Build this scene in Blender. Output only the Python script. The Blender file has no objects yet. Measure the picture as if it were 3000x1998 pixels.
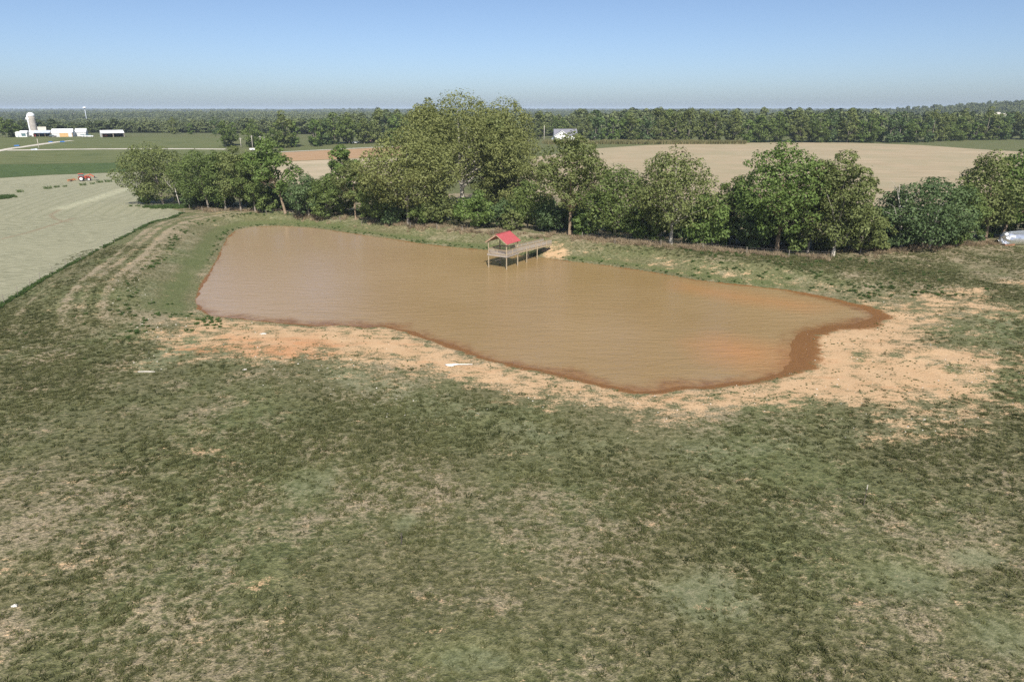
import bpy, bmesh, math, random
import numpy as np
from mathutils import Vector, Matrix

scene = bpy.context.scene
COL = scene.collection
rng = np.random.default_rng(7)
random.seed(7)

# ------------------------------------------------------------------ camera, sky, sun, exposure
CAM_H = 26.0
PITCH = math.atan(677.0 / 2000.0)
SP, CP = math.sin(PITCH), math.cos(PITCH)
cam_d = bpy.data.cameras.new('camera')
cam_d.sensor_width = 36.0
cam_d.lens = 24.0
cam_d.clip_start = 0.5
cam_d.clip_end = 40000.0
cam = bpy.data.objects.new('camera', cam_d)
COL.objects.link(cam)
cam.location = (0, 0, CAM_H)
cam.rotation_euler = (math.pi / 2 - PITCH, 0, 0)
scene.camera = cam

SUN_EL = math.radians(43.5)
SUN_DIR = Vector((math.sin(math.radians(7)) * math.cos(SUN_EL), -math.cos(math.radians(7)) * math.cos(SUN_EL), math.sin(SUN_EL)))
world = bpy.data.worlds.new('World')
scene.world = world
world.use_nodes = True
wn = world.node_tree
sky = wn.nodes.new('ShaderNodeTexSky')
sky.sky_type = 'NISHITA'
sky.sun_disc = False
sky.sun_elevation = SUN_EL
sky.sun_rotation = math.radians(173)
sky.altitude = 0.0
sky.air_density = 0.6
sky.dust_density = 1.12
sky.ozone_density = 2.4
wn.links.new(sky.outputs[0], wn.nodes['Background'].inputs[0])
wn.nodes['Background'].inputs[1].default_value = 0.106
sun_d = bpy.data.lights.new('sun', 'SUN')
sun_d.energy = 4.8
sun_d.angle = math.radians(0.5)
sun_d.color = (1.0, 0.955, 0.88)
sun = bpy.data.objects.new('sun', sun_d)
COL.objects.link(sun)
sun.location = (30, -60, 90)
sun.rotation_euler = SUN_DIR.to_track_quat('Z', 'Y').to_euler()
vs = scene.view_settings
vs.view_transform = 'Standard'
vs.look = 'None'
vs.exposure = 0.35
vs.gamma = 1.0
vs.use_curve_mapping = False
scene.cycles.max_bounces = 6
scene.cycles.diffuse_bounces = 3
scene.cycles.glossy_bounces = 2
scene.cycles.transmission_bounces = 3
scene.cycles.volume_bounces = 0
scene.cycles.transparent_max_bounces = 4
scene.cycles.use_denoising = False

# ------------------------------------------------------------------ numpy noise and geometry helpers
def _h(ix, iy, seed):
    n = (ix.astype(np.int64) * 374761393 + iy.astype(np.int64) * 668265263 + seed * 974711) & 0x7fffffff
    n = ((n ^ (n >> 13)) * 1274126177) & 0x7fffffff
    n = (n ^ (n >> 16)) & 0x7fffffff
    return (n & 0xfffff) / float(0xfffff)

def vnoise(x, y, s, seed=0):
    x = np.asarray(x, float) / s; y = np.asarray(y, float) / s
    ix = np.floor(x); iy = np.floor(y)
    fx = x - ix; fy = y - iy
    fx = fx * fx * (3 - 2 * fx); fy = fy * fy * (3 - 2 * fy)
    a = _h(ix, iy, seed); b = _h(ix + 1, iy, seed); c = _h(ix, iy + 1, seed); d = _h(ix + 1, iy + 1, seed)
    return (a * (1 - fx) + b * fx) * (1 - fy) + (c * (1 - fx) + d * fx) * fy

def fbm(x, y, s, o=4, seed=0):
    t = 0; a = 1.0; n = 0
    for i in range(o):
        t = t + a * vnoise(x, y, s / 2 ** i, seed + i * 17); n += a; a *= 0.55
    return t / n

def sst(x, a, b):
    t = np.clip((np.asarray(x, float) - a) / (b - a), 0, 1)
    return t * t * (3 - 2 * t)

def polydist(poly, x, y, closed=True):
    """signed distance to a polygon (negative inside), or distance to an open polyline"""
    x = np.asarray(x, float).ravel(); y = np.asarray(y, float).ravel()
    P = np.asarray(poly, float)
    Q = np.roll(P, -1, 0) if closed else P[1:]
    P0 = P if closed else P[:-1]
    out = np.empty(x.shape)
    for s in range(0, len(x), 60000):
        xx = x[s:s + 60000, None]; yy = y[s:s + 60000, None]
        ex = (Q[:, 0] - P0[:, 0])[None]; ey = (Q[:, 1] - P0[:, 1])[None]
        wx = xx - P0[None, :, 0]; wy = yy - P0[None, :, 1]
        t = np.clip((wx * ex + wy * ey) / (ex * ex + ey * ey + 1e-12), 0, 1)
        d = np.sqrt(((wx - ex * t) ** 2 + (wy - ey * t) ** 2).min(1))
        if closed:
            c = ((P0[None, :, 1] > yy) != (Q[None, :, 1] > yy)) & (wx < ex * wy / np.where(ey == 0, 1e-9, ey))
            d = np.where(c.sum(1) % 2 == 1, -d, d)
        out[s:s + 60000] = d
    return out

def ray(px, py):
    u = (px - 1500.0) / 2000.0; v = (999.0 - py) / 2000.0
    return np.array([u, CP + v * SP, -SP + v * CP])

def flat(px, py, z=0.0):
    d = ray(px, py); t = (CAM_H - z) / -d[2]
    return d[0] * t, d[1] * t

def z_at(py, y):
    d = ray(1500, py); return CAM_H + y * d[2] / d[1]

def x_at(px, y, z):
    return (px - 1500.0) / 2000.0 * (y * CP + (CAM_H - z) * SP)

def mpp(y, z=0.0):
    return (y * CP + (CAM_H - z) * SP) / 2000.0      # metres per photo pixel at that depth

K = 3000.0 / 2354.0
def poly2354(pts, z=0.0):
    return np.array([flat(a * K, b * K, z) for a, b in pts])

# ------------------------------------------------------------------ terrain
POND = poly2354([(545,530),(580,522),(640,520),(700,523),(760,530),(830,541),(900,550),(960,560),(1020,567),(1120,576),(1200,589),
 (1240,592),(1280,598),(1400,612),(1500,627),(1600,645),(1700,656),(1800,668),(1880,683),(1930,694),(1980,707),(2012,726),(1962,743),(1890,752),
 (1835,766),(1820,790),(1822,812),(1816,838),(1785,858),(1720,875),(1620,886),(1560,889),(1500,897),(1465,898),(1420,888),(1360,876),(1290,858),
 (1200,841),(1120,821),(1060,801),(1000,781),(940,761),(885,748),(840,752),(800,746),(720,748),(640,741),(560,733),(490,726),(460,712),(453,690),(463,655),
 (481,630),(500,600),(513,570),(526,545)])

def pond_d(x, y):
    x = np.asarray(x, float); y = np.asarray(y, float)
    sh = np.broadcast(x, y).shape
    x = np.broadcast_to(x, sh).ravel(); y = np.broadcast_to(y, sh).ravel()
    out = np.full(x.shape, 200.0)
    near = (x > -190) & (x < 190) & (y > -40) & (y < 300)
    if near.any():
        d = polydist(POND, x[near], y[near])
        out[near] = np.minimum(d, 200)
    return out.reshape(sh)

def far_h(x, y):
    amp = 6.2 + 2.6 * sst(-x, 60, 260)
    crest = amp * sst(y, 225, 470 + 20 * sst(-x, 60, 260)) * (1 - sst(y, 520, 860))
    val = -7.0 * sst(y, 560, 900) * (1 - sst(y, 1500, 3600))
    und = (fbm(x * 0.6 + 3000, y, 620, 3, 5) - 0.5) * 34 * sst(y, 650, 1000) * (1 - 0.45 * sst(y, 3500, 7000))
    rise = 3.0 * sst(y, 2500, 5000) * (1 - sst(y, 9000, 12000))
    hill = 42 * np.exp(-(((x - 1180) / 360) ** 2 + ((y - 1500) / 380) ** 2)) + 15 * np.exp(-(((x - 900) / 700) ** 2 + ((y - 2300) / 500) ** 2))
    hill = hill * sst(y, 620, 1000)
    return crest + val + und + rise + hill

def height(x, y, d=None):
    x = np.asarray(x, float); y = np.asarray(y, float)
    if d is None: d = pond_d(x, y)
    dj = d + ((fbm(x, y, 5, 3, 11) - 0.5) * 1.6 + (fbm(x, y, 1.6, 2, 13) - 0.5) * 0.9) * np.clip(1 - np.abs(d) / 6, 0, 1)
    dam = 1.85 * sst(d, 1.0, 11.5) * (1 - sst(d, 15, 29)) + 0.10 * sst(d, 0, 3)
    wl = sst(-x, 30, 44) * sst(y, 74, 100)
    wf = sst(y - (104 - 0.25 * np.clip(x, -60, 80)), 0, 18) * (1 - sst(x, 36, 66))
    w = np.maximum(wl, wf)
    gentle = 0.1 * sst(d, 0, 2.5) + 0.038 * np.clip(d - 1, 0, 42) * (1 - 0.85 * sst(d, 60, 190))
    out = w * dam + (1 - w) * gentle
    ins = -0.9 * sst(-dj, 0, 7) - 0.06 * np.clip(-dj, 0, 1)
    edge = 0.05 * np.clip(dj, -1, 1)
    h = np.where(d > 0, out, ins) + edge
    nearw = 1 - sst(d, 60, 160)
    hayw = 1 - sst(-x, 60, 74) * sst(d, 24, 30)
    h = h + nearw * hayw * ((fbm(x, y, 9, 3, 21) - 0.5) * 0.35 * sst(d, 2, 12) + (fbm(x, y, 1.7, 2, 31) - 0.5) * 0.16 * sst(d, 3, 9))
    return h + far_h(x, y)

def P(px, py):
    """where the sight line through a photo pixel meets the terrain"""
    d = ray(px, py)
    ts = np.concatenate([np.arange(15, 320, 0.5), np.geomspace(320, 9000, 1200)])
    pts = d[None] * ts[:, None]
    g = CAM_H + pts[:, 2] - height(pts[:, 0], pts[:, 1])
    i = int(np.argmax(g < 0)) if (g < 0).any() else len(ts) - 1
    if i > 0:
        a, b = g[i - 1], g[i]
        t = ts[i - 1] + (ts[i] - ts[i - 1]) * a / (a - b) if a != b else ts[i]
    else: t = ts[i]
    q = d * t
    return float(q[0]), float(q[1]), float(height(q[0], q[1]))

def H1(x, y):
    return float(height(np.array([x]), np.array([y]))[0])

# ------------------------------------------------------------------ object helpers
def mesh_obj(name, verts, faces, mat=None, parent=None, smooth=False, link=True):
    me = bpy.data.meshes.new(name)
    verts = np.asarray(verts, np.float32)
    if isinstance(faces, np.ndarray) and faces.ndim == 2:
        n, k = faces.shape
        me.vertices.add(len(verts)); me.vertices.foreach_set('co', verts.ravel())
        me.loops.add(n * k); me.loops.foreach_set('vertex_index', faces.astype(np.int32).ravel())
        me.polygons.add(n)
        me.polygons.foreach_set('loop_start', np.arange(0, n * k, k, dtype=np.int32))
        me.polygons.foreach_set('loop_total', np.full(n, k, dtype=np.int32))
        me.update(calc_edges=True)
    else:
        me.from_pydata([tuple(map(float, v)) for v in verts], [], [tuple(f) for f in faces])
        me.update()
    if smooth: me.polygons.foreach_set('use_smooth', np.ones(len(me.polygons), bool))
    if mat: me.materials.append(mat)
    o = bpy.data.objects.new(name, me)
    if link: COL.objects.link(o)
    if parent: o.parent = parent
    return o

def empty(name, loc=(0, 0, 0), rz=0.0, label=None, cat=None, group=None):
    o = bpy.data.objects.new(name, None); COL.objects.link(o)
    o.empty_display_size = 0.3
    o.location = loc; o.rotation_euler = (0, 0, rz)
    tag(o, label, cat, group)
    return o

def tag(o, label=None, cat=None, group=None, kind=None):
    if label: o['label'] = label
    if cat: o['category'] = cat
    if group: o['group'] = group
    if kind: o['kind'] = kind
    return o

def copy_tree(o, parent=None):
    c = o.copy(); COL.objects.link(c); c.parent = parent
    for ch in list(o.children): copy_tree(ch, c)
    return c

class MB:
    """collects boxes, bars and tubes for ONE mesh object"""
    def __init__(s): s.v = []; s.f = []
    def add(s, vs, fs):
        n = len(s.v); s.v += [tuple(v) for v in vs]; s.f += [tuple(i + n for i in f) for f in fs]; return s
    def box(s, x0, x1, y0, y1, z0, z1):
        return s.add([(x0,y0,z0),(x1,y0,z0),(x1,y1,z0),(x0,y1,z0),(x0,y0,z1),(x1,y0,z1),(x1,y1,z1),(x0,y1,z1)],
                     [(3,2,1,0),(4,5,6,7),(0,1,5,4),(1,2,6,5),(2,3,7,6),(3,0,4,7)])
    def bar(s, a, b, w, h=None, up=(0, 0, 1)):
        h = h or w; a = Vector(a); b = Vector(b); d = (b - a).normalized(); up = Vector(up)
        if abs(d.dot(up)) > 0.98: up = Vector((1, 0, 0))
        sx = d.cross(up).normalized() * w / 2; sz = sx.cross(d).normalized() * h / 2
        vs = [p + i * sx + j * sz for p in (a, b) for i, j in ((-1,-1),(1,-1),(1,1),(-1,1))]
        return s.add(vs, [(3,2,1,0),(4,5,6,7),(0,1,5,4),(1,2,6,5),(2,3,7,6),(3,0,4,7)])
    def tube(s, pts, rads, n=8, caps=True):
        pts = [Vector(p) for p in pts]; base = len(s.v); ref = None
        for i, p in enumerate(pts):
            d = (pts[min(i + 1, len(pts) - 1)] - pts[max(i - 1, 0)]).normalized()
            if ref is None:
                ref = Vector((1, 0, 0)) if abs(d.x) < 0.8 else Vector((0, 1, 0))
            x = (ref - d * ref.dot(d)).normalized(); y = d.cross(x); ref = x
            for k in range(n):
                a = 2 * math.pi * k / n
                s.v.append(tuple(p + (x * math.cos(a) + y * math.sin(a)) * rads[i]))
        for i in range(len(pts) - 1):
            for k in range(n):
                a = base + i * n + k; b = base + i * n + (k + 1) % n
                s.f.append((a, b, b + n, a + n))
        if caps:
            s.f.append(tuple(base + k for k in reversed(range(n))))
            s.f.append(tuple(base + (len(pts) - 1) * n + k for k in range(n)))
        return s
    def prism(s, poly, y0, y1):
        n = len(poly)
        vs = [(x, y0, z) for x, z in poly] + [(x, y1, z) for x, z in poly]
        fs = [tuple(range(n)), tuple(range(2 * n - 1, n - 1, -1))] + [(i, i + n, (i + 1) % n + n, (i + 1) % n) for i in range(n)]
        return s.add(vs, fs)
    def build(s, name, mat, parent=None, smooth=False, loc=None, link=True):
        o = mesh_obj(name, s.v, s.f, mat, parent, smooth, link)
        bm = bmesh.new(); bm.from_mesh(o.data); bmesh.ops.recalc_face_normals(bm, faces=bm.faces); bm.to_mesh(o.data); bm.free()
        if loc: o.location = loc
        return o

# ------------------------------------------------------------------ materials
class NT:
    def __init__(s, name):
        s.m = bpy.data.materials.new(name); s.m.use_nodes = True; s.t = s.m.node_tree
        s.b = s.t.nodes['Principled BSDF']; s.out = s.t.nodes['Material Output']
    def n(s, typ, **kw):
        nd = s.t.nodes.new(typ)
        for k, v in kw.items(): setattr(nd, k, v)
        return nd
    def link(s, a, b): s.t.links.new(a, b)
    def val(s, sock, v):
        if hasattr(v, 'is_output') or isinstance(v, bpy.types.NodeSocket): s.link(v, sock)
        elif isinstance(v, (tuple, list)) and len(v) == 3 and sock.type == 'RGBA': sock.default_value = (*v, 1)
        else: sock.default_value = v
    def pos(s): return s.n('ShaderNodeNewGeometry').outputs['Position']
    def objc(s): return s.n('ShaderNodeTexCoord').outputs['Object']
    def noise(s, vec, scale, detail=3, rough=0.55, color=False, dist=0.0):
        nd = s.n('ShaderNodeTexNoise'); s.link(vec, nd.inputs['Vector'])
        nd.inputs['Scale'].default_value = scale; nd.inputs['Detail'].default_value = detail
        nd.inputs['Roughness'].default_value = rough; nd.inputs['Distortion'].default_value = dist
        return nd.outputs['Color' if color else 'Fac']
    def mapping(s, vec, rot=(0, 0, 0), scale=(1, 1, 1), loc=(0, 0, 0)):
        nd = s.n('ShaderNodeMapping'); s.link(vec, nd.inputs['Vector'])
        nd.inputs['Rotation'].default_value = rot; nd.inputs['Scale'].default_value = scale; nd.inputs['Location'].default_value = loc
        return nd.outputs[0]
    def math(s, op, a, b=0.0, c=None, clamp=False):
        nd = s.n('ShaderNodeMath', operation=op); nd.use_clamp = clamp
        s.val(nd.inputs[0], a); s.val(nd.inputs[1], b)
        if c is not None: s.val(nd.inputs[2], c)
        return nd.outputs[0]
    def rng(s, v, a, b, c=0.0, d=1.0, smooth=False):
        nd = s.n('ShaderNodeMapRange'); nd.clamp = True
        if smooth: nd.interpolation_type = 'SMOOTHSTEP'
        s.val(nd.inputs['Value'], v)
        for k, x in zip(('From Min', 'From Max', 'To Min', 'To Max'), (a, b, c, d)): nd.inputs[k].default_value = x
        return nd.outputs['Result']
    def mix(s, f, a, b, mode='MIX'):
        nd = s.n('ShaderNodeMix', data_type='RGBA', blend_type=mode)
        s.val(nd.inputs[0], f); s.val(nd.inputs[6], a); s.val(nd.inputs[7], b)
        return nd.outputs[2]
    def attr(s, name, typ='GEOMETRY'):
        nd = s.n('ShaderNodeAttribute', attribute_name=name, attribute_type=typ); return nd
    def bump(s, h, strength=0.5, dist=0.1):
        nd = s.n('ShaderNodeBump'); s.link(h, nd.inputs['Height'])
        nd.inputs['Strength'].default_value = strength; nd.inputs['Distance'].default_value = dist
        s.link(nd.outputs[0], s.b.inputs['Normal']); return nd
    def set(s, **kw):
        for k, v in kw.items(): s.val(s.b.inputs[k.replace('_', ' ')], v)
        return s.m

def simple(name, col, rough=0.8, var=0.15, scale=3.0, bump=0.0, metal=0.0, stretch=(1, 1, 1), spec=0.3):
    t = NT(name); o = t.mapping(t.objc(), scale=stretch)
    n = t.noise(o, scale, 5, 0.6)
    dark = tuple(c * (1 - var) for c in col); lite = tuple(min(1, c * (1 + var)) for c in col)
    t.set(Base_Color=t.mix(t.rng(n, 0.3, 0.7), dark, lite), Roughness=rough, Metallic=metal)
    t.b.inputs['Specular IOR Level'].default_value = spec
    if bump: t.bump(n, bump, 0.05)
    return t.m

M = {}
def ground_material():
    t = NT('pasture_ground'); p = t.pos()
    a1 = t.attr('m1'); a2 = t.attr('m2')
    s1 = t.n('ShaderNodeSeparateColor'); t.link(a1.outputs['Color'], s1.inputs[0])
    s2 = t.n('ShaderNodeSeparateColor'); t.link(a2.outputs['Color'], s2.inputs[0])
    bare, dry, orange, wet = s1.outputs[0], s1.outputs[1], s1.outputs[2], a1.outputs['Alpha']
    clover, lush, wood, tuf = s2.outputs[0], s2.outputs[1], s2.outputs[2], a2.outputs['Alpha']
    pt = t.mapping(p, rot=(0, 0, -0.25), scale=(0.95, 1.05, 1))
    n_t = t.noise(pt, 2.3, 4, 0.65)          # tussocks
    n_f = t.noise(p, 5.0, 4, 0.75)            # blades and crumbs
    n_x = t.noise(p, 13.0, 2, 0.6)           # single blades
    n_f = t.math('ADD', t.math('MULTIPLY', n_f, 0.6), t.math('MULTIPLY', n_x, 0.4))
    n_m = t.noise(p, 0.33, 4, 0.6)           # patches of a few metres
    n_l = t.noise(p, 0.07, 3, 0.5)           # broad patches
    green = t.mix(t.rng(n_t, 0.36, 0.62), (0.080, 0.082, 0.030), (0.215, 0.196, 0.100))
    green = t.mix(t.rng(n_l, 0.42, 0.62), green, t.mix(t.rng(n_t, 0.36, 0.62), (0.070, 0.086, 0.028), (0.182, 0.190, 0.080)))
    straw = t.mix(t.rng(n_f, 0.3, 0.7), (0.225, 0.180, 0.105), (0.45, 0.365, 0.245))
    sm = t.math('ADD', t.math('MULTIPLY', n_m, 0.6), t.math('MULTIPLY', n_t, 0.55))
    sm = t.math('ADD', sm, t.math('MULTIPLY', t.math('SUBTRACT', dry, 0.5), 0.55))
    sm = t.math('ADD', sm, t.math('MULTIPLY', t.math('SUBTRACT', n_f, 0.5), 0.35))
    col = t.mix(t.rng(sm, 0.56, 0.76), green, straw)
    fresh = t.mix(t.rng(n_f, 0.3, 0.7), (0.070, 0.096, 0.026), (0.145, 0.172, 0.060))
    col = t.mix(t.rng(t.math('ADD', lush, t.math('MULTIPLY', t.math('SUBTRACT', n_t, 0.5), 0.8)), 0.3, 0.75), col, fresh)
    col = t.mix(t.rng(n_f, 0.38, 0.52, 0.55, 0.0), col, (0.045, 0.048, 0.02))
    col = t.mix(t.rng(n_f, 0.54, 0.66, 0.0, 0.4), col, (0.36, 0.32, 0.20))
    clo = t.mix(t.rng(n_f, 0.3, 0.7), (0.12, 0.14, 0.07), (0.25, 0.265, 0.145))
    col = t.mix(t.rng(t.math('ADD', t.math('MULTIPLY', clover, 0.85), t.math('ADD', t.math('MULTIPLY', t.math('SUBTRACT', n_m, 0.5), 1.5), t.math('MULTIPLY', t.math('SUBTRACT', n_t, 0.5), 1.1))), 0.4, 0.8, 0, 0.6), col, clo)
    # bare clay
    clay = t.mix(t.rng(n_m, 0.35, 0.65), (0.45, 0.262, 0.122), (0.53, 0.342, 0.182))
    clay = t.mix(t.rng(n_f, 0.35, 0.75), clay, (0.61, 0.45, 0.278))
    n_o = t.noise(t.mapping(p, rot=(0, 0, 0.15), scale=(0.5, 1.4, 1)), 0.22, 4, 0.62)
    clay = t.mix(t.rng(t.math('ADD', orange, t.math('MULTIPLY', t.math('SUBTRACT', n_o, 0.5), 1.6)), 0.35, 0.8, 0, 0.9), clay,
                 t.mix(t.rng(n_f, 0.3, 0.7), (0.44, 0.185, 0.068), (0.60, 0.31, 0.15)))
    n_b = t.noise(t.mapping(p, rot=(0, 0, -0.1), scale=(0.8, 1.3, 1)), 0.8, 5, 0.7)
    bf = t.math('ADD', t.math('MULTIPLY', bare, 0.86), t.math('MULTIPLY', t.math('SUBTRACT', n_b, 0.5), 2.1))
    bf = t.math('ADD', bf, t.math('MULTIPLY', t.math('SUBTRACT', n_f, 0.5), 2.2))
    bf = t.math('ADD', bf, t.math('MULTIPLY', t.math('SUBTRACT', n_m, 0.5), 0.9))
    col = t.mix(t.rng(bf, 0.34, 0.62), col, clay)
    wc = t.mix(t.rng(n_f, 0.3, 0.7), (0.12, 0.055, 0.018), (0.32, 0.155, 0.052))
    col = t.mix(t.rng(t.math('ADD', t.math('ADD', wet, t.math('MULTIPLY', t.math('SUBTRACT', n_f, 0.5), 1.0)), t.math('MULTIPLY', t.math('SUBTRACT', n_b, 0.5), 1.5)), 0.4, 0.62), col, wc)
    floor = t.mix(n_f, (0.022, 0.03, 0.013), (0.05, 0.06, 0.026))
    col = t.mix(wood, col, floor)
    r = t.rng(wet, 0.4, 0.8, 0.95, 0.42)
    t.set(Base_Color=col, Roughness=r); t.b.inputs['Specular IOR Level'].default_value = 0.25
    hgt = t.math('ADD', t.math('MULTIPLY', n_t, t.math('ADD', t.math('MULTIPLY', tuf, 0.9), 0.15)), t.math('MULTIPLY', n_f, 0.3))
    t.bump(hgt, 0.9, 0.28)
    return t.m
M['ground'] = ground_material()

def field_material(name, c1, c2, c3, rot, stretch=(0.25, 2.0, 1), scale=0.6, bump=0.5, rows=False, dist=0.15):
    t = NT(name); p = t.pos()
    pm = t.mapping(p, rot=(0, 0, rot), scale=stretch)
    n1 = t.noise(pm, scale, 5, 0.65); n2 = t.noise(p, 0.05, 4, 0.55); n3 = t.noise(pm, scale * 6, 3, 0.7)
    col = t.mix(t.rng(n1, 0.34, 0.66), c1, c2)
    col = t.mix(t.rng(n2, 0.42, 0.68, 0, 0.8), col, c3)
    col = t.mix(t.rng(n3, 0.3, 0.7, 0.0, 0.35), col, c2)
    if rows:
        a = t.attr('row').outputs['Fac']
        wv = t.math('SINE', t.math('MULTIPLY', t.math('ADD', a, t.math('MULTIPLY', n2, 1.2)), 2 * math.pi / 3.4))
        r2 = t.math('MULTIPLY', t.rng(wv, 0.25, 1.0), t.rng(a, 20, 55, 0.42, 0.0))
        col = t.mix(r2, col, (0.205, 0.21, 0.125))
        tr = t.math('MULTIPLY', t.rng(t.attr('track').outputs['Fac'], 0.25, 0.75, 1.0, 0.0, True), t.rng(n1, 0.35, 0.6, 0.2, 0.8))
        col = t.mix(tr, col, (0.25, 0.185, 0.115))
        sw = t.rng(t.attr('swath').outputs['Fac'], 0.0, 1.0)
        col = t.mix(t.math('MULTIPLY', sw, t.rng(n1, 0.3, 0.6)), col, (0.46, 0.45, 0.30))
    t.set(Base_Color=col, Roughness=0.95); t.b.inputs['Specular IOR Level'].default_value = 0.15
    t.bump(t.math('ADD', n1, t.math('MULTIPLY', n3, 0.5)), bump, dist)
    return t.m

def leaf_material(name, dark, light, trans=0.3, instancer=False, spec=0.18):
    t = NT(name)
    at = t.attr('tone', 'INSTANCER' if instancer else 'GEOMETRY').outputs['Fac']
    oi = t.n('ShaderNodeObjectInfo').outputs['Random']
    f = t.math('ADD', t.math('MULTIPLY', at, 0.85), t.math('MULTIPLY', oi, 0.15)) if not instancer else at
    col = t.mix(f, dark, light)
    if instancer:
        n = t.noise(t.pos(), 0.35, 3, 0.6)
        col = t.mix(t.rng(n, 0.35, 0.65, 0.0, 0.45), col, light)
    t.set(Base_Color=col, Roughness=0.55); t.b.inputs['Specular IOR Level'].default_value = spec
    if trans:
        tr = t.n('ShaderNodeBsdfTranslucent')
        t.link(t.mix(0.5, col, (light[0] * 1.3, light[1] * 1.5, light[2] * 0.8)), tr.inputs[0])
        mx = t.n('ShaderNodeMixShader'); mx.inputs[0].default_value = trans
        t.link(t.b.outputs[0], mx.inputs[1]); t.link(tr.outputs[0], mx.inputs[2]); t.link(mx.outputs[0], t.out.inputs['Surface'])
    return t.m

M['leaf_cotton'] = leaf_material('cottonwood_leaf', (0.1122, 0.1244, 0.0366), (0.275, 0.295, 0.108), 0.22)
M['leaf_elm'] = leaf_material('elm_leaf', (0.0732, 0.1074, 0.0268), (0.195, 0.245, 0.076), 0.22)
M['leaf_green'] = leaf_material('bright_leaf', (0.0781, 0.1269, 0.0293), (0.205, 0.275, 0.08), 0.25)
M['leaf_blue'] = leaf_material('bluish_leaf', (0.0586, 0.0976, 0.0366), (0.155, 0.21, 0.085), 0.2)
M['leaf_olive'] = leaf_material('olive_leaf', (0.0903, 0.1122, 0.0329), (0.225, 0.255, 0.092), 0.2)
M['leaf_far'] = leaf_material('woodland_leaf', (0.045, 0.066, 0.026), (0.190, 0.215, 0.095), 0.0, instancer=True, spec=0.1)
M['grass_blade'] = leaf_material('grass_blade', (0.030, 0.040, 0.013), (0.180, 0.180, 0.076), 0.25, instancer=True, spec=0.15)
M['weed'] = leaf_material('weed_leaf', (0.030, 0.060, 0.014), (0.100, 0.155, 0.045), 0.25, instancer=True, spec=0.15)
M['weed_solid'] = leaf_material('clump_leaf', (0.045, 0.080, 0.020), (0.17, 0.22, 0.08), 0.25, spec=0.15)
M['brush'] = leaf_material('dry_brush_stem', (0.10, 0.075, 0.045), (0.40, 0.31, 0.20), 0.15, instancer=True, spec=0.1)
M['corn'] = leaf_material('corn_leaf', (0.10, 0.12, 0.045), (0.30, 0.26, 0.13), 0.2, instancer=True, spec=0.1)
M['bark'] = simple('grey_bark', (0.25, 0.215, 0.175), 0.95, 0.45, 3.5, 0.7, stretch=(2.5, 2.5, 0.5))
M['bark_pale'] = simple('pale_cottonwood_bark', (0.42, 0.385, 0.32), 0.9, 0.4, 2.5, 0.5, stretch=(2.5, 2.5, 0.5))
M['bark_brown'] = simple('brown_bark', (0.27, 0.20, 0.135), 0.95, 0.45, 3.5, 0.7, stretch=(2.5, 2.5, 0.5))
M['deadwood'] = simple('bleached_dead_wood', (0.50, 0.46, 0.40), 0.9, 0.3, 4, 0.4)
M['lumber'] = simple('weathered_lumber', (0.40, 0.315, 0.205), 0.88, 0.3, 5.0, 0.3, stretch=(1, 1, 1))
M['lumber_grey'] = simple('greyed_lumber', (0.36, 0.315, 0.265), 0.9, 0.3, 5.0, 0.3)
M['post_wood'] = simple('treated_pole', (0.36, 0.295, 0.20), 0.88, 0.25, 6, 0.3, stretch=(2, 2, 0.4))
M['red_roof'] = simple('red_metal_roofing', (0.43, 0.095, 0.098), 0.42, 0.07, 1.2, spec=0.5)
M['white_paint'] = simple('white_siding', (0.80, 0.80, 0.78), 0.6, 0.05, 0.6)
M['white_metal'] = simple('white_metal_roof', (0.82, 0.83, 0.84), 0.45, 0.05, 0.4)
M['grey_metal'] = simple('galvanised_and_gable_shade', (0.46, 0.50, 0.55), 0.5, 0.12, 0.5)
M['barn_wall'] = simple('white_barn_siding', (0.60, 0.60, 0.585), 0.6, 0.08, 1.5, stretch=(6, 6, 0.2))
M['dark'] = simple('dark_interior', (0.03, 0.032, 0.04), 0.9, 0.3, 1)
M['tan_door'] = simple('tan_barn_door', (0.56, 0.36, 0.17), 0.8, 0.1, 1)
M['concrete'] = simple('silo_concrete', (0.40, 0.365, 0.32), 0.95, 0.22, 1.1, 0.3)
M['shingle'] = simple('grey_shingle', (0.20, 0.20, 0.225), 0.95, 0.2, 2)
M['brick'] = simple('pink_brick', (0.50, 0.31, 0.24), 0.9, 0.1, 1)
M['gravel'] = simple('pale_gravel', (0.55, 0.50, 0.42), 0.95, 0.2, 0.7)
M['pole'] = simple('utility_pole_wood', (0.48, 0.44, 0.38), 0.9, 0.15, 2)
M['fence_post'] = simple('old_fence_post', (0.24, 0.21, 0.17), 0.95, 0.35, 4)
M['steel_post'] = simple('rusted_steel_stake', (0.09, 0.075, 0.065), 0.7, 0.3, 6)
M['wire'] = simple('fence_wire', (0.30, 0.29, 0.28), 0.5, 0.1, 3, metal=0.6)
M['tyre'] = simple('tyre_rubber', (0.035, 0.034, 0.033), 0.85, 0.2, 6)
M['rim'] = simple('wheel_rim_paint', (0.78, 0.77, 0.74), 0.5, 0.08, 4)
M['tractor_red'] = simple('tractor_red_paint', (0.42, 0.055, 0.028), 0.4, 0.1, 3, spec=0.5)
M['loader_orange'] = simple('loader_orange_paint', (0.52, 0.10, 0.04), 0.45, 0.1, 3, spec=0.5)
M['rake_orange'] = simple('rake_orange_paint', (0.48, 0.165, 0.05), 0.6, 0.25, 3)
M['chassis'] = simple('dark_chassis', (0.06, 0.055, 0.055), 0.6, 0.2, 4)
M['cab_glass'] = simple('tinted_cab_glass', (0.10, 0.17, 0.19), 0.08, 0.1, 1, spec=0.8)
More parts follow.
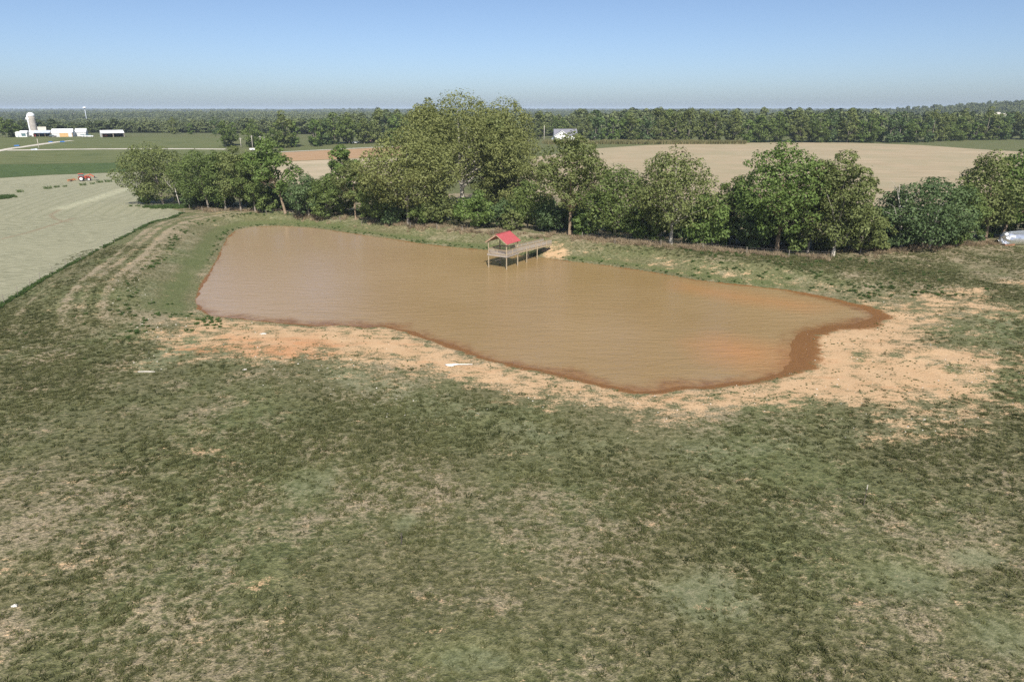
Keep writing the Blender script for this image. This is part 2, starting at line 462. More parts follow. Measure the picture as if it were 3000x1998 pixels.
M['tank'] = simple('bright_tank_metal', (0.72, 0.74, 0.78), 0.32, 0.16, 1.2, 0.15, metal=0.85)
M['rust'] = simple('rusty_metal', (0.24, 0.12, 0.065), 0.9, 0.35, 4)
M['blue_tarp'] = simple('blue_tarp', (0.04, 0.14, 0.36), 0.6, 0.15, 2)
M['white_rock'] = simple('white_limestone', (0.58, 0.54, 0.47), 0.9, 0.12, 5, 0.3)
M['driftwood'] = simple('white_driftwood', (0.78, 0.75, 0.69), 0.9, 0.1, 5, 0.3)
M['red_paint'] = simple('barn_red', (0.36, 0.06, 0.05), 0.7, 0.15, 1)

# ------------------------------------------------------------------ the ground sheet
def axis(core0, core1, step, stops):
    a = list(np.arange(core0, core1 + 1e-6, step))
    hi = a[-1]; s = step
    up = []
    for end, fac, mx in stops[1]:
        while hi < end:
            s = min(s * fac, mx); hi += s; up.append(hi)
    lo = a[0]; s = step; dn = []
    for end, fac, mx in stops[0]:
        while lo > end:
            s = min(s * fac, mx); lo -= s; dn.append(lo)
    return np.array(dn[::-1] + a + up)

gx = axis(-92, 92, 0.5, ([(-480, 1.06, 5), (-12000, 1.16, 900)], [(480, 1.06, 5), (12000, 1.16, 900)]))
gy = axis(16, 176, 0.5, ([(-600, 1.15, 60)], [(640, 1.06, 3.5), (1500, 1.1, 30), (13000, 1.1, 500)]))
GX, GY = np.meshgrid(gx, gy)
GD = pond_d(GX, GY)
GZ = height(GX, GY, GD)
# below the fields' own sheets the ground keeps the same height; they are laid a few centimetres above it
BARE = poly2354([(322,800),(350,770),(400,742),(480,728),(560,732),(720,747),(880,747),(960,765),(1060,800),(1180,840),(1290,860),(1400,888),(1480,898),
 (1600,887),(1720,875),(1810,840),(1800,770),(1940,700),(2040,690),(2150,676),(2290,660),(2700,650),(2760,960),(2354,965),(2260,990),(2150,975),(2050,958),(1900,935),
 (1800,942),(1700,950),(1600,955),(1450,940),(1300,915),(1150,895),(1000,868),(850,848),(740,842),(640,840),(560,830),(480,828),(400,832),(340,838),(318,820)], 0.4)
ORANGE = poly2354([(370,820),(460,790),(560,775),(640,780),(720,775),(760,800),(740,830),(640,838),(520,830),(420,832)], 0.4)
BARE_S = [poly2354(p, 1.0) for p in ([(0,1330),(90,1325),(110,1338),(0,1350)],
   [(400,1030),(500,1030),(540,1055),(430,1060)], [(580,1350),(640,1340),(640,1365),(590,1370)], [(2180,655),(2290,660),(2280,700),(2160,690)],
   [(1960,985),(2130,975),(2160,1010),(2000,1015)])]
CLOVER = [(1610,1385,140,85),(720,1120,75,55),(2080,1340,120,55),(930,1210,35,25),(2300,1480,110,70),(1090,1540,120,40),(400,800,60,60),(2250,1290,80,30)]
LUSH = poly2354([(2080,590),(2354,560),(2500,570),(2500,660),(2354,655),(2200,640),(2050,620)], 1.0)

def soft(poly, x, y, w):
    return np.clip(0.5 - polydist(poly, x, y) / (2 * w), 0, 1)

def masks(x, y, d):
    x = x.ravel(); y = y.ravel(); d = d.ravel()
    n = len(x)
    bare = np.zeros(n); dry = np.full(n, 0.42); org = np.zeros(n); wet = np.zeros(n); clo = np.zeros(n); lush = np.zeros(n); wood = np.zeros(n); tuf = np.ones(n)
    k = (x > -150) & (x < 150) & (y > 10) & (y < 230)
    X, Y, D = x[k], y[k], d[k]
    n1 = fbm(X, Y, 14, 4, 41)
    wl = sst(-X, 24, 36) * sst(Y, 72, 92)
    wf = sst(Y - (100 - 0.25 * np.clip(X, -60, 80)), 0, 14)
    side = np.maximum(wl, wf)
    b = soft(BARE, X, Y, 5.5) * (0.98 - 0.30 * sst(D, 3, 9) * sst(X, -12, 12)) * (1 - wl * sst(D, 3, 7) * 0.9)
    b = b * (1 - 0.40 * sst(D, 6, 15) * (1 - 0.5 * sst(X, 30, 44))) * (1 - 0.42 * sst(X, 40, 60))
    b = b + (fbm(X, Y, 7, 3, 45) - 0.52) * (0.8 + 0.7 * sst(X, 25, 45)) * sst(D, 4, 10) * (b > 0.1)
    for q in BARE_S: b = np.maximum(b, soft(q, X, Y, 1.6) * 0.55)
    b = np.where(wf > 0.5, np.maximum(b, 0.27 * sst(X, 5, 30) * np.exp(-((D - 5) / 3.0) ** 2)), b)
    # landing of the ramp
    b = np.maximum(b, 0.95 * np.exp(-(((X - 8.0) / 2.6) ** 2 + ((Y - 127.0) / 4.0) ** 2)))
    # wheel tracks along the crest of the dam
    onleft = wl * (X < -40)
    trk = np.exp(-((D - 12.2) / 0.45) ** 2) + np.exp(-((D - 14.2) / 0.45) ** 2) + 0.9 * np.exp(-((D - 24.5) / 0.7) ** 2)
    b = np.maximum(b, 0.26 * onleft * trk)
    bare[k] = b
    org[k] = np.clip(soft(ORANGE, X, Y, 4.0) * 0.5 + 0.24 * soft(BARE, X, Y, 2), 0, 1)
    edge = (0.45 + 0.45 * sst(-Y, -84, -70) + 2.4 * np.exp(-(((X - 44) / 8) ** 2 + ((Y - 84) / 8) ** 2)) + 2.4 * np.exp(-(((X - 33) / 6) ** 2 + ((Y - 73) / 7) ** 2)))
    edge = edge * (1 - 0.72 * np.maximum(wl, wf) * (1 - sst(X, 30, 44)))
    edge = edge * (0.6 + 0.9 * fbm(X, Y, 2.4, 3, 43))
    wet[k] = 1 - sst(D, 0.0, 2.1 * edge + 0.2)
    dr = 0.43 + 0.40 * (n1 - 0.5) + 0.42 * (fbm(X, Y, 4.5, 3, 49) - 0.5)
    dr = np.where(D > 3, dr + 0.17 * np.exp(-((D - 13) / 4) ** 2) * side, dr)
    dr = dr - 0.30 * np.exp(-((D - 20.5) / 3.6) ** 2) * onleft
    sw_ = np.sin(D * 2 * math.pi / 2.3 + 2.0 * fbm(X, Y, 18, 2, 47)) * 0.2 + np.sin(D * 2 * math.pi / 5.1 + 1) * 0.2 + np.sin(D * 2 * math.pi / 0.9) * 0.06
    dr = dr + sw_ * np.maximum(onleft, 0.6 * wf * (X < 40)) * sst(D, 8, 11)
    dr = dr + 0.16 * sst(-(X + Y * 0.5), -6, 22) * sst(50 - Y, 0, 15) - 0.10 * np.exp(-(((X - 5) / 16) ** 2 + ((Y - 50) / 9) ** 2))
    dr = dr + 0.2 * side * sst(D, 24, 30) * (X > -60)
    dry[k] = np.clip(dr, 0, 1)
    lu = 0.62 * side * np.exp(-((D - 2.6) / 1.6) ** 2) * (1 - 0.75 * sst(X, 40, 55))
    lu = np.maximum(lu, 0.62 * side * (X < -38) * np.exp(-((D - 3.6) / 2.2) ** 2))
    lu = np.maximum(lu, 0.34 * soft(LUSH, X, Y, 8))
    lu = np.maximum(lu, 0.34 * onleft * sst(Y, 120, 165) * np.exp(-((D - 22) / 5) ** 2))
    lush[k] = lu
    c = np.zeros(X.shape)
    for a_, b_, ra, rb in CLOVER:
        cx, cy = flat(a_ * K, b_ * K, 1.0); ex, _ = flat((a_ + ra) * K, b_ * K, 1.0); _, ey = flat(a_ * K, (b_ - rb) * K, 1.0)
        q = ((X - cx) / (ex - cx)) ** 2 + ((Y - cy) / (ey - cy)) ** 2
        c = np.maximum(c, np.exp(-q ** 1.6) * 0.95)
    c = np.maximum(c, 0.55 * onleft * np.exp(-((D - 6.5) / 2.2) ** 2))
    c = np.maximum(c, 0.45 * wf * np.exp(-((D - 6.0) / 3.0) ** 2))
    c = np.maximum(c, 0.62 * (1 - side) * np.exp(-((D - 14) / 4.5) ** 2) * (0.5 + fbm(X, Y, 8, 3, 53)))
    clo[k] = c
    tuf[k] = np.clip(sst(D, 6, 16) * (1 - 0.8 * b) * (1 - 0.8 * c), 0, 1)
    f = y > 225
    lush[f] = 0.55
    dry[f] = 0.36
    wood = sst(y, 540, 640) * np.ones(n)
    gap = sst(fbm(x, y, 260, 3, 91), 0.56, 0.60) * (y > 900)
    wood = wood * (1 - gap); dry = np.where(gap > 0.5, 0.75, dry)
    return np.stack([bare, dry, org, wet], 1), np.stack([clo, lush, wood, tuf], 1)

M1, M2 = masks(GX, GY, GD)
ny, nx = GX.shape
idx = np.arange(ny * nx).reshape(ny, nx)
quads = np.stack([idx[:-1, :-1].ravel(), idx[:-1, 1:].ravel(), idx[1:, 1:].ravel(), idx[1:, :-1].ravel()], 1)
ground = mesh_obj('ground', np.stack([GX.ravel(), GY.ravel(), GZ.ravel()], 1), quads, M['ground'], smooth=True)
for nm, arr in (('m1', M1), ('m2', M2)):
    a = ground.data.attributes.new(nm, 'FLOAT_COLOR', 'POINT'); a.data.foreach_set('color', arr.astype(np.float32).ravel())
tag(ground, 'rolling pasture ground with dry grass, bare orange clay and mown dam', kind='structure')

# ------------------------------------------------------------------ pond water
def water_material():
    t = NT('muddy_pond_water'); p = t.pos()
    sh = t.attr('shore').outputs['Fac']
    n_l = t.noise(p, 0.035, 3, 0.5); n_s = t.noise(p, 0.9, 4, 0.6)
    mud = t.mix(t.rng(n_l, 0.35, 0.65), (0.285, 0.188, 0.080), (0.330, 0.225, 0.110))
    mud = t.mix(t.rng(t.attr('calm_sheen').outputs['Fac'], 0, 1, 0, 0.8), mud, (0.385, 0.275, 0.175))  # pinkish sky sheen on the calmer left water, painted into the mud colour
    shal = t.mix(t.rng(n_s, 0.35, 0.65), (0.19, 0.095, 0.038), (0.29, 0.155, 0.060))
    so = t.math('ADD', sh, t.math('ADD', t.math('MULTIPLY', t.math('SUBTRACT', n_s, 0.5), 2.0), t.math('MULTIPLY', t.math('SUBTRACT', t.noise(p, 0.22, 3, 0.55), 0.5), 6.0)))
    col = t.mix(t.rng(so, -0.6, 2.6, 1, 0, True), mud, shal)
    col = t.mix(t.rng(t.attr('silt').outputs['Fac'], 0, 1, 0, 0.75), col, (0.44, 0.215, 0.085))
    r1 = t.mapping(p, rot=(0, 0, -0.80), scale=(0.25, 1.0, 1))
    w1 = t.noise(r1, 1.0, 4, 0.6, dist=0.8)
    r2 = t.mapping(p, rot=(0, 0, -0.45), scale=(0.45, 1.0, 1))
    w2 = t.noise(r2, 3.2, 3, 0.6)
    gust = t.rng(t.noise(p, 0.03, 2, 0.5), 0.35, 0.65, 0.55, 1.0)
    gust = t.math('MULTIPLY', gust, t.rng(t.attr('calm_sheen').outputs['Fac'], 0, 1, 1.0, 0.55))
    hh = t.math('MULTIPLY', t.math('ADD', w1, t.math('MULTIPLY', w2, 0.5)), gust)
    t.set(Base_Color=col, Roughness=0.13, IOR=1.33); t.b.inputs['Specular IOR Level'].default_value = 0.5
    t.bump(hh, 1.0, 0.17)
    return t.m
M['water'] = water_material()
wx = np.arange(-72, 62, 0.8); wy = np.arange(54, 166, 0.8)
WX, WY = np.meshgrid(wx, wy); WD = pond_d(WX, WY)
wi = np.arange(WX.size).reshape(WX.shape)
keep = (WD[:-1, :-1] < 2.2) & (WD[1:, 1:] < 2.2)
wq = np.stack([wi[:-1, :-1][keep], wi[:-1, 1:][keep], wi[1:, 1:][keep], wi[1:, :-1][keep]], 1)
used, inv = np.unique(wq, return_inverse=True)
wv = np.stack([WX.ravel()[used], WY.ravel()[used], np.zeros(len(used))], 1)
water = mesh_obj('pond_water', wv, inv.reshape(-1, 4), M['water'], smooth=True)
a = water.data.attributes.new('shore', 'FLOAT', 'POINT'); sd_ = np.maximum(sst(-wv[:, 0], 30, 40) * sst(wv[:, 1], 86, 98), sst(wv[:, 1] - (98 - 0.25 * np.clip(wv[:, 0], -60, 80)), 0, 14) * (1 - sst(wv[:, 0], 36, 48)))
a.data.foreach_set('value', (-WD.ravel()[used] + 1.9 * sd_).astype(np.float32))
SILT = poly2354([(1600,790),(1650,775),(1720,785),(1790,800),(1810,835),(1720,845),(1640,825)])
SILT2 = poly2354([(1560,648),(1700,672),(1830,690),(1900,705),(1850,715),(1700,695),(1560,665)])
sv = np.maximum(soft(SILT, wv[:, 0], wv[:, 1], 3.5), 0.8 * soft(SILT2, wv[:, 0], wv[:, 1], 3.0))
a = water.data.attributes.new('silt', 'FLOAT', 'POINT'); a.data.foreach_set('value', sv.astype(np.float32))
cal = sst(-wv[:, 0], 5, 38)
a = water.data.attributes.new('calm_sheen', 'FLOAT', 'POINT'); a.data.foreach_set('value', cal.astype(np.float32))
tag(water, 'muddy brown farm pond rippled by wind', kind='structure')

# ------------------------------------------------------------------ fields laid over the ground
def resample(pts, n):
    pts = np.asarray(pts, float); s = np.concatenate([[0], np.cumsum(np.hypot(*np.diff(pts, axis=0).T))])
    t = np.linspace(0, s[-1], n)
    return np.stack([np.interp(t, s, pts[:, 0]), np.interp(t, s, pts[:, 1])], 1)

def patch(name, top_px, bot_px, nu, nv, mat, label, lift=0.04):
    A = resample([P(*q)[:2] for q in top_px], nu); B = resample([P(*q)[:2] for q in bot_px], nu)
    f = np.linspace(0, 1, nv)[:, None, None]
    G = A[None] * (1 - f) + B[None] * f
    X, Y = G[..., 0], G[..., 1]
    Z = height(X, Y) + lift
    i = np.arange(nu * nv).reshape(nv, nu)
    q = np.stack([i[1:, :-1].ravel(), i[1:, 1:].ravel(), i[:-1, 1:].ravel(), i[:-1, :-1].ravel()], 1)
    o = mesh_obj(name, np.stack([X.ravel(), Y.ravel(), Z.ravel()], 1), q, mat, smooth=True)
    if o.data.polygons[0].normal.z < 0: o.data.flip_normals()
    tag(o, label, kind='structure')
    return o

M['hay'] = field_material('mown_hay', (0.170, 0.170, 0.102), (0.365, 0.350, 0.235), (0.295, 0.285, 0.185), 0.35, (0.5, 1.6, 1), 0.9, 1.0, rows=True)
M['tan_field'] = field_material('tan_stubble', (0.30, 0.235, 0.145), (0.42, 0.34, 0.225), (0.285, 0.255, 0.155), 0.12, (0.12, 1.0, 1), 0.35, 0.3)
M['stubble'] = field_material('pale_stubble', (0.33, 0.27, 0.175), (0.47, 0.385, 0.265), (0.30, 0.27, 0.17), 0.1, (0.2, 1.0, 1), 0.3, 0.3)
M['crop'] = field_material('ripening_crop', (0.30, 0.185, 0.10), (0.40, 0.27, 0.16), (0.36, 0.23, 0.12), 0.1, (0.4, 1.2, 1), 0.6, 0.6)
M['green_field'] = field_material('green_pasture', (0.075, 0.098, 0.034), (0.150, 0.158, 0.066), (0.115, 0.135, 0.05), 0.1, (0.25, 1.0, 1), 0.3, 0.4)
M['dark_field'] = field_material('uncut_grass', (0.036, 0.062, 0.018), (0.088, 0.125, 0.040), (0.07, 0.10, 0.03), 0.1, (0.4, 1.0, 1), 0.5, 0.8)

FENCE_PX = [(-260, 1060), (0, 898), (140, 812), (270, 742), (390, 682), (480, 645), (535, 624)]
hay = patch('hay_field', [(-420, 552), (-100, 528), (0, 523), (140, 514), (300, 508), (420, 503), (430, 540), (440, 585), (500, 612), (535, 622)],
            [(-330, 1060)] + FENCE_PX[1:], 190, 170, M['hay'], 'pale mown hay field with curved windrow lines left of the dam')
hx = np.empty(len(hay.data.vertices) * 3, np.float32); hay.data.vertices.foreach_get('co', hx); hx = hx.reshape(-1, 3)
ROWLINE = np.array([P(q[0] * .3185, 280 + q[1] * .3185)[:2] for q in ((1500, 770), (1150, 855), (850, 960), (600, 1075), (520, 1115))])
rw = polydist(ROWLINE, hx[:, 0], hx[:, 1], False)
tl = [P(q[0] * .3185, 280 + q[1] * .3185)[:2] for q in ((1150, 850), (850, 965), (560, 1045), (465, 1100), (500, 1135), (570, 1158), (660, 1168))]
tr = np.minimum(polydist(tl, hx[:, 0], hx[:, 1], False), polydist([P(0, 702)[:2], P(80, 683)[:2], P(170, 655)[:2], P(215, 640)[:2]], hx[:, 0], hx[:, 1], False))
sw = np.exp(-(polydist([P(370, 553)[:2], P(290, 580)[:2], P(180, 612)[:2]], hx[:, 0], hx[:, 1], False) / 2.2) ** 2)
for nm, arr in (('row', rw), ('track', tr), ('swath', sw)):
    a = hay.data.attributes.new(nm, 'FLOAT', 'POINT'); a.data.foreach_set('value', arr.astype(np.float32))
patch('grass_field', [(-420, 478), (0, 483), (200, 480), (420, 476)], [(-420, 551), (-100, 527), (0, 522), (140, 513), (300, 507), (420, 502)], 80, 16, M['dark_field'],
      'dark green band of uncut grass behind the hay field')
patch('green_field', [(-420, 404), (0, 402), (150, 402), (300, 403), (460, 404), (660, 405)], [(-420, 477), (0, 482), (200, 479), (420, 475), (660, 470)], 90, 60, M['green_field'],
      'green pasture rising to the white farm buildings')
patch('crop_field', [(800, 449), (900, 444), (1000, 439), (1100, 434), (1180, 430)], [(800, 474), (900, 471), (1000, 466), (1100, 462), (1180, 458)], 50, 14, M['crop'],
      'orange brown ripening crop field behind the hedgerow')
patch('stubble_field', [(800, 475), (900, 472), (1000, 467), (1100, 463), (1180, 459)], [(700, 545), (900, 540), (1000, 540), (1100, 540), (1180, 535)], 50, 30, M['stubble'],
      'pale stubble strip seen through the gap in the hedgerow')
patch('tan_field', [(1560, 462), (1740, 437), (1900, 426), (2100, 420), (2300, 418.6), (2480, 419), (2700, 426), (2850, 437), (3000, 446), (3300, 465)],
      [(1480, 570), (1740, 580), (1900, 585), (2100, 590), (2300, 600), (2480, 605), (2700, 605), (2850, 600), (3000, 595), (3300, 590)], 120, 70, M['tan_field'],
      'wide tan mown field behind the hedgerow on the right')

def strip(name, px, width, mat, label, lift=0.07):
    C = resample([P(*q)[:2] for q in px], 70)
    T = np.gradient(C, axis=0); T /= np.hypot(T[:, 0], T[:, 1])[:, None]
    Nn = np.stack([-T[:, 1], T[:, 0]], 1) * width / 2
    wob = (vnoise(C[:, 0], C[:, 1], 6, 3) * 0.5 + 0.75)[:, None]
    L = C + Nn * wob; R = C - Nn * wob
    X = np.concatenate([L, C, R]); Z = height(X[:, 0], X[:, 1]) + lift
    n = len(C); i = np.arange(n - 1)
    q = np.concatenate([np.stack([i, i + 1, i + 1 + n, i + n], 1), np.stack([i + n, i + 1 + n, i + 1 + 2 * n, i + 2 * n], 1)])
    o = mesh_obj(name, np.column_stack([X, Z]), q, mat, smooth=True)
    if o.data.polygons[0].normal.z < 0: o.data.flip_normals()
    return tag(o, label, kind='structure')
strip('gravel_lane', [(-60, 456), (0, 442), (30, 436), (70, 431), (110, 425), (145, 420), (175, 416), (212, 413)], 5.0, M['gravel'], 'pale farm lane curving up to the barns')
strip('gravel_road', [(25, 441), (110, 440), (200, 438.5), (300, 437.5), (420, 437), (540, 437), (660, 438)], 4.0, M['gravel'], 'straight gravel road across the green pasture')
strip('gravel_road', [(700, 455), (800, 447.5), (900, 442.5), (1000, 437.5), (1100, 432.5), (1180, 429)], 2.6, M['gravel'], 'pale gravel road beside the brown crop field')

# ------------------------------------------------------------------ scattered ground cover
def proto_blades(name, n, r, h, wid, mat, curl=0.35, seed=0, verts3=False):
    g = np.random.default_rng(seed); vs = []; fs = []
    for i in range(n):
        a = g.uniform(0, 2 * math.pi); rr = r * math.sqrt(g.uniform()); b = g.uniform(0, 2 * math.pi)
        x, y = rr * math.cos(a), rr * math.sin(a); hh = h * g.uniform(0.55, 1.15); w = wid * g.uniform(0.7, 1.3)
        lx, ly = math.cos(a) * curl * hh + g.normal() * 0.12 * hh, math.sin(a) * curl * hh + g.normal() * 0.12 * hh
        dx, dy = math.cos(b) * w / 2, math.sin(b) * w / 2
        k = len(vs)
        vs += [(x - dx, y - dy, -0.03), (x + dx, y + dy, -0.03), (x + dx * .8 + lx * .4, y + dy * .8 + ly * .4, hh * .6), (x - dx * .8 + lx * .4, y - dy * .8 + ly * .4, hh * .6), (x + lx, y + ly, hh * (1 - 0.25 * curl))]
        fs += [(k, k + 1, k + 2, k + 3), (k + 3, k + 2, k + 4)]
    return mesh_obj(name, vs, fs, mat, link=False)

def scatter(name, pts, rot, scl, tone, protos, label, cat=None):
    n = len(pts)
    me = bpy.data.meshes.new(name); me.vertices.add(n); me.vertices.foreach_set('co', np.asarray(pts, np.float32).ravel())
    def fa(nm, v, typ='FLOAT', key='value'):
        a = me.attributes.new(nm, typ, 'POINT'); a.data.foreach_set(key, np.ascontiguousarray(v).ravel())
    fa('rot', np.asarray(rot, np.float32), 'FLOAT_VECTOR', 'vector'); fa('scl', np.asarray(scl, np.float32), 'FLOAT_VECTOR', 'vector')
    fa('tone', np.asarray(tone, np.float32)); fa('pick', rng.integers(0, len(protos), n).astype(np.int32), 'INT')
    o = bpy.data.objects.new(name, me); COL.objects.link(o)
    ng = bpy.data.node_groups.new(name + '_nodes', 'GeometryNodeTree')
    ng.interface.new_socket('Geometry', in_out='INPUT', socket_type='NodeSocketGeometry')
    ng.interface.new_socket('Geometry', in_out='OUTPUT', socket_type='NodeSocketGeometry')
    N = ng.nodes; L = ng.links
    gi = N.new('NodeGroupInput'); go = N.new('NodeGroupOutput'); ip = N.new('GeometryNodeInstanceOnPoints'); jn = N.new('GeometryNodeJoinGeometry')
    for p in protos:
        oi = N.new('GeometryNodeObjectInfo'); oi.inputs['Object'].default_value = p; oi.inputs['As Instance'].default_value = True
        L.new(oi.outputs['Geometry'], jn.inputs[0])
    def at(nm, typ):
        a = N.new('GeometryNodeInputNamedAttribute'); a.data_type = typ; a.inputs['Name'].default_value = nm; return a.outputs[0]
    L.new(gi.outputs[0], ip.inputs['Points']); L.new(jn.outputs[0], ip.inputs['Instance'])
    ip.inputs['Pick Instance'].default_value = True
    L.new(at('pick', 'INT'), ip.inputs['Instance Index'])
    e2r = N.new('FunctionNodeEulerToRotation'); L.new(at('rot', 'FLOAT_VECTOR'), e2r.inputs[0]); L.new(e2r.outputs[0], ip.inputs['Rotation'])
    L.new(at('scl', 'FLOAT_VECTOR'), ip.inputs['Scale'])
    L.new(ip.outputs[0], go.inputs[0])
    md = o.modifiers.new('scatter', 'NODES'); md.node_group = ng
    tag(o, label, cat, kind='stuff')
    return o

def rotz(n, tilt=0.0):
    return np.stack([rng.normal(0, tilt, n), rng.normal(0, tilt, n), rng.uniform(0, 6.283, n)], 1)
def scl3(s, flatten=1.0):
    return np.stack([s, s, s * flatten], 1)

tuft_protos = [proto_blades('grass_tuft_shape', 26, 0.20, 0.30, 0.045, M['grass_blade'], 0.65, s) for s in range(4)]
def grass_points(n, x0, x1, y0, y1):
    x = rng.uniform(x0, x1, n); y = 1.0 / rng.uniform(1 / y1, 1 / y0, n)
    k = np.abs(x) < y * 0.86 + 8
    return x[k], y[k]
nall = int(2 * 95 * 108 * 10.0)
gxp = rng.uniform(-95, 95, nall); gyp = rng.uniform(20, 128, nall)
k = np.abs(gxp) < gyp * 0.86 + 8
gxp, gyp = gxp[k], gyp[k]
gd = pond_d(gxp, gyp)
g1, g2 = masks(gxp, gyp, gd)
dens = sst(gd, 5, 14) * (1 - 0.97 * np.clip(g1[:, 0] * 1.6, 0, 1)) * (1 - 0.85 * g2[:, 0])
tl_ = fbm(gxp, gyp, 11, 3, 71)
dens = dens * (0.25 + 0.75 * sst(tl_, 0.32, 0.58)) * (1.15 - 0.9 * sst(g1[:, 1], 0.35, 0.85))
dens = dens * (1 - 0.55 * sst(-gxp, 38, 50) * sst(gyp, 80, 95))
dens = dens * (1 - sst(-gxp, 60, 66) * sst(gd, 25, 27))
k = rng.uniform(size=len(gxp)) < dens
gxp, gyp, gd, tl_, dry_ = gxp[k], gyp[k], gd[k], tl_[k], g1[k, 1]
gz = height(gxp, gyp, gd)
s = np.minimum(rng.gamma(7.0, 0.088, len(gxp)) + 0.12, 1.1) * (0.78 + 0.22 * sst(gyp, 28, 50))
scatter('grass_tufts', np.stack([gxp, gyp, gz], 1), rotz(len(gxp), 0.12), scl3(s, 0.62), np.clip(rng.normal(0.37, 0.25, len(gxp)) + (dry_ - 0.45) * 1.0, 0, 1),
        tuft_protos, 'dark grass tussocks all over the dry foreground pasture', 'grass')
print('tufts', len(gxp))

# ------------------------------------------------------------------ trees
def lobes_for(w, h0, h1, n, g, top=0.75, spread=1.0, squash=0.8):
    """clusters of foliage filling a crown of width w between heights h0 and h1"""
    out = []
    zc, hz = (h0 + h1) / 2, (h1 - h0) / 2
    for i in range(n):
        for _ in range(30):
            u = g.uniform(-1, 1); a = g.uniform(0, 2 * math.pi)
            prof = (1 - abs(u) ** 2.3) ** 0.5 * (1 - (1 - top) * max(u, 0)) * spread
            twig = i > n * 0.62
            r = (g.uniform(0.88, 1.06) if twig else math.sqrt(g.uniform(0.08, 1.0))) * prof
            rl = w * (g.uniform(0.045, 0.085) if twig else g.uniform(0.10, 0.17))
            z = zc + u * (hz - rl * squash * 0.8)
            x, y = math.cos(a) * max(r * w / 2 - rl * 0.7, 0), math.sin(a) * max(r * w / 2 - rl * 0.7, 0)
            if all((x - l[0]) ** 2 + (y - l[1]) ** 2 + (z - l[2]) ** 2 > (0.55 * rl + 0.3 * l[3]) ** 2 for l in out): break
        out.append((x, y, z, rl, rl * g.uniform(0.85, 1.1), rl * squash * g.uniform(0.8, 1.15), g.uniform(-1, 1)))
    return np.array(out)

def leaves(lobes, n, size, g, inner=0.35, up=0.5, strag=0.04):
    wgt = lobes[:, 3] * lobes[:, 4]; wgt = wgt / wgt.sum()
    li = g.choice(len(lobes), n, p=wgt)
    d = g.normal(size=(n, 3)); d[:, 2] += 0.12; d /= np.linalg.norm(d, axis=1)[:, None]
    L = lobes[li]
    # a lumpy surface: the radius of each cluster changes with direction
    lump = 0.5 * np.sin(d[:, 0] * 5 + L[:, 6] * 9) * np.sin(d[:, 1] * 5 + L[:, 6] * 4) + 0.5 * np.sin(d[:, 2] * 7 + L[:, 6] * 13)
    r = (1 - inner * g.uniform(size=n) ** 1.6) * (1 + 0.20 * lump)
    st = g.uniform(size=n) < strag
    r = np.where(st, r * g.uniform(1.0, 1.35, n), r)
    c = L[:, :3] + d * r[:, None] * L[:, 3:6]
    # drop what is buried deep inside another cluster
    keep = np.ones(n, bool)
    for j in range(len(lobes)):
        q = (((c - lobes[j, :3]) / lobes[j, 3:6]) ** 2).sum(1)
        keep &= ~((q < 0.34) & (li != j))
    c, d, li, lump = c[keep], d[keep], li[keep], lump[keep]; n = len(c)
    nr = d * 0.9 + g.normal(size=(n, 3)) * 0.45; nr[:, 2] += up
    nr /= np.linalg.norm(nr, axis=1)[:, None]
    t = np.cross(nr, g.normal(size=(n, 3))); t /= np.linalg.norm(t, axis=1)[:, None] + 1e-9
    b = np.cross(nr, t)
    s = size * g.uniform(0.6, 1.35, n)[:, None]
    v = np.stack([c - t * s * .55, c - b * s * .34 + nr * s * .08, c + t * s * .6 - nr * s * .05, c + b * s * .34 + nr * s * .08], 1)
    tone = np.clip(0.42 + 0.22 * lobes[li, 6] + g.normal(0, 0.10, n) + 0.10 * lump, 0, 1)
    return v.reshape(-1, 3), np.arange(n * 4).reshape(n, 4), np.repeat(tone, 4)

def add_tone(o, tone):
    a = o.data.attributes.new('tone', 'FLOAT', 'POINT'); a.data.foreach_set('value', tone.astype(np.float32))

def crown_obj(name, lobes, n, size, g, mat, parent=None, link=True, **kw):
    v, f, t = leaves(lobes, n, size, g, **kw)
    o = mesh_obj(name, v, f, mat, parent, link=link); add_tone(o, t); return o

def wood(name, lobes, h, r, lean, g, mat, parent=None, nl=9, fork=0.45, link=True, base=-0.3):
    mb = MB(); lx, ly = lean
    n = 7; top = 0.86
    def axis_pt(f):
        return Vector((lx * f ** 1.3 + 0.12 * r * math.sin(f * 9 + lx), ly * f ** 1.3 + 0.12 * r * math.cos(f * 7), base + (h * top - base) * f))
    fr = [0, 0.03, 0.1, 0.25, 0.4, 0.55, 0.7, 0.85, 1.0]
    mb.tube([axis_pt(f) for f in fr], [r * q for q in (1.5, 1.15, 0.98, 0.86, 0.74, 0.58, 0.4, 0.24, 0.08)], n)
    order = sorted(range(len(lobes)), key=lambda i: -np.hypot(lobes[i, 0], lobes[i, 1]))[:nl]
    for i in order:
        e = Vector(lobes[i, :3]); f0 = min(max((e.z / h) * g.uniform(0.45, 0.75), fork * 0.55), 0.8)
        s = axis_pt(f0); m = s.lerp(e, 0.5) + Vector((0, 0, 0.06 * (e - s).length)); rr = r * (0.62 - 0.45 * f0)
        mb.tube([s, s.lerp(m, 0.5), m, e], [rr, rr * 0.75, rr * 0.5, rr * 0.18], 5, caps=False)
    return mb.build(name, mat, parent, smooth=True, link=link)

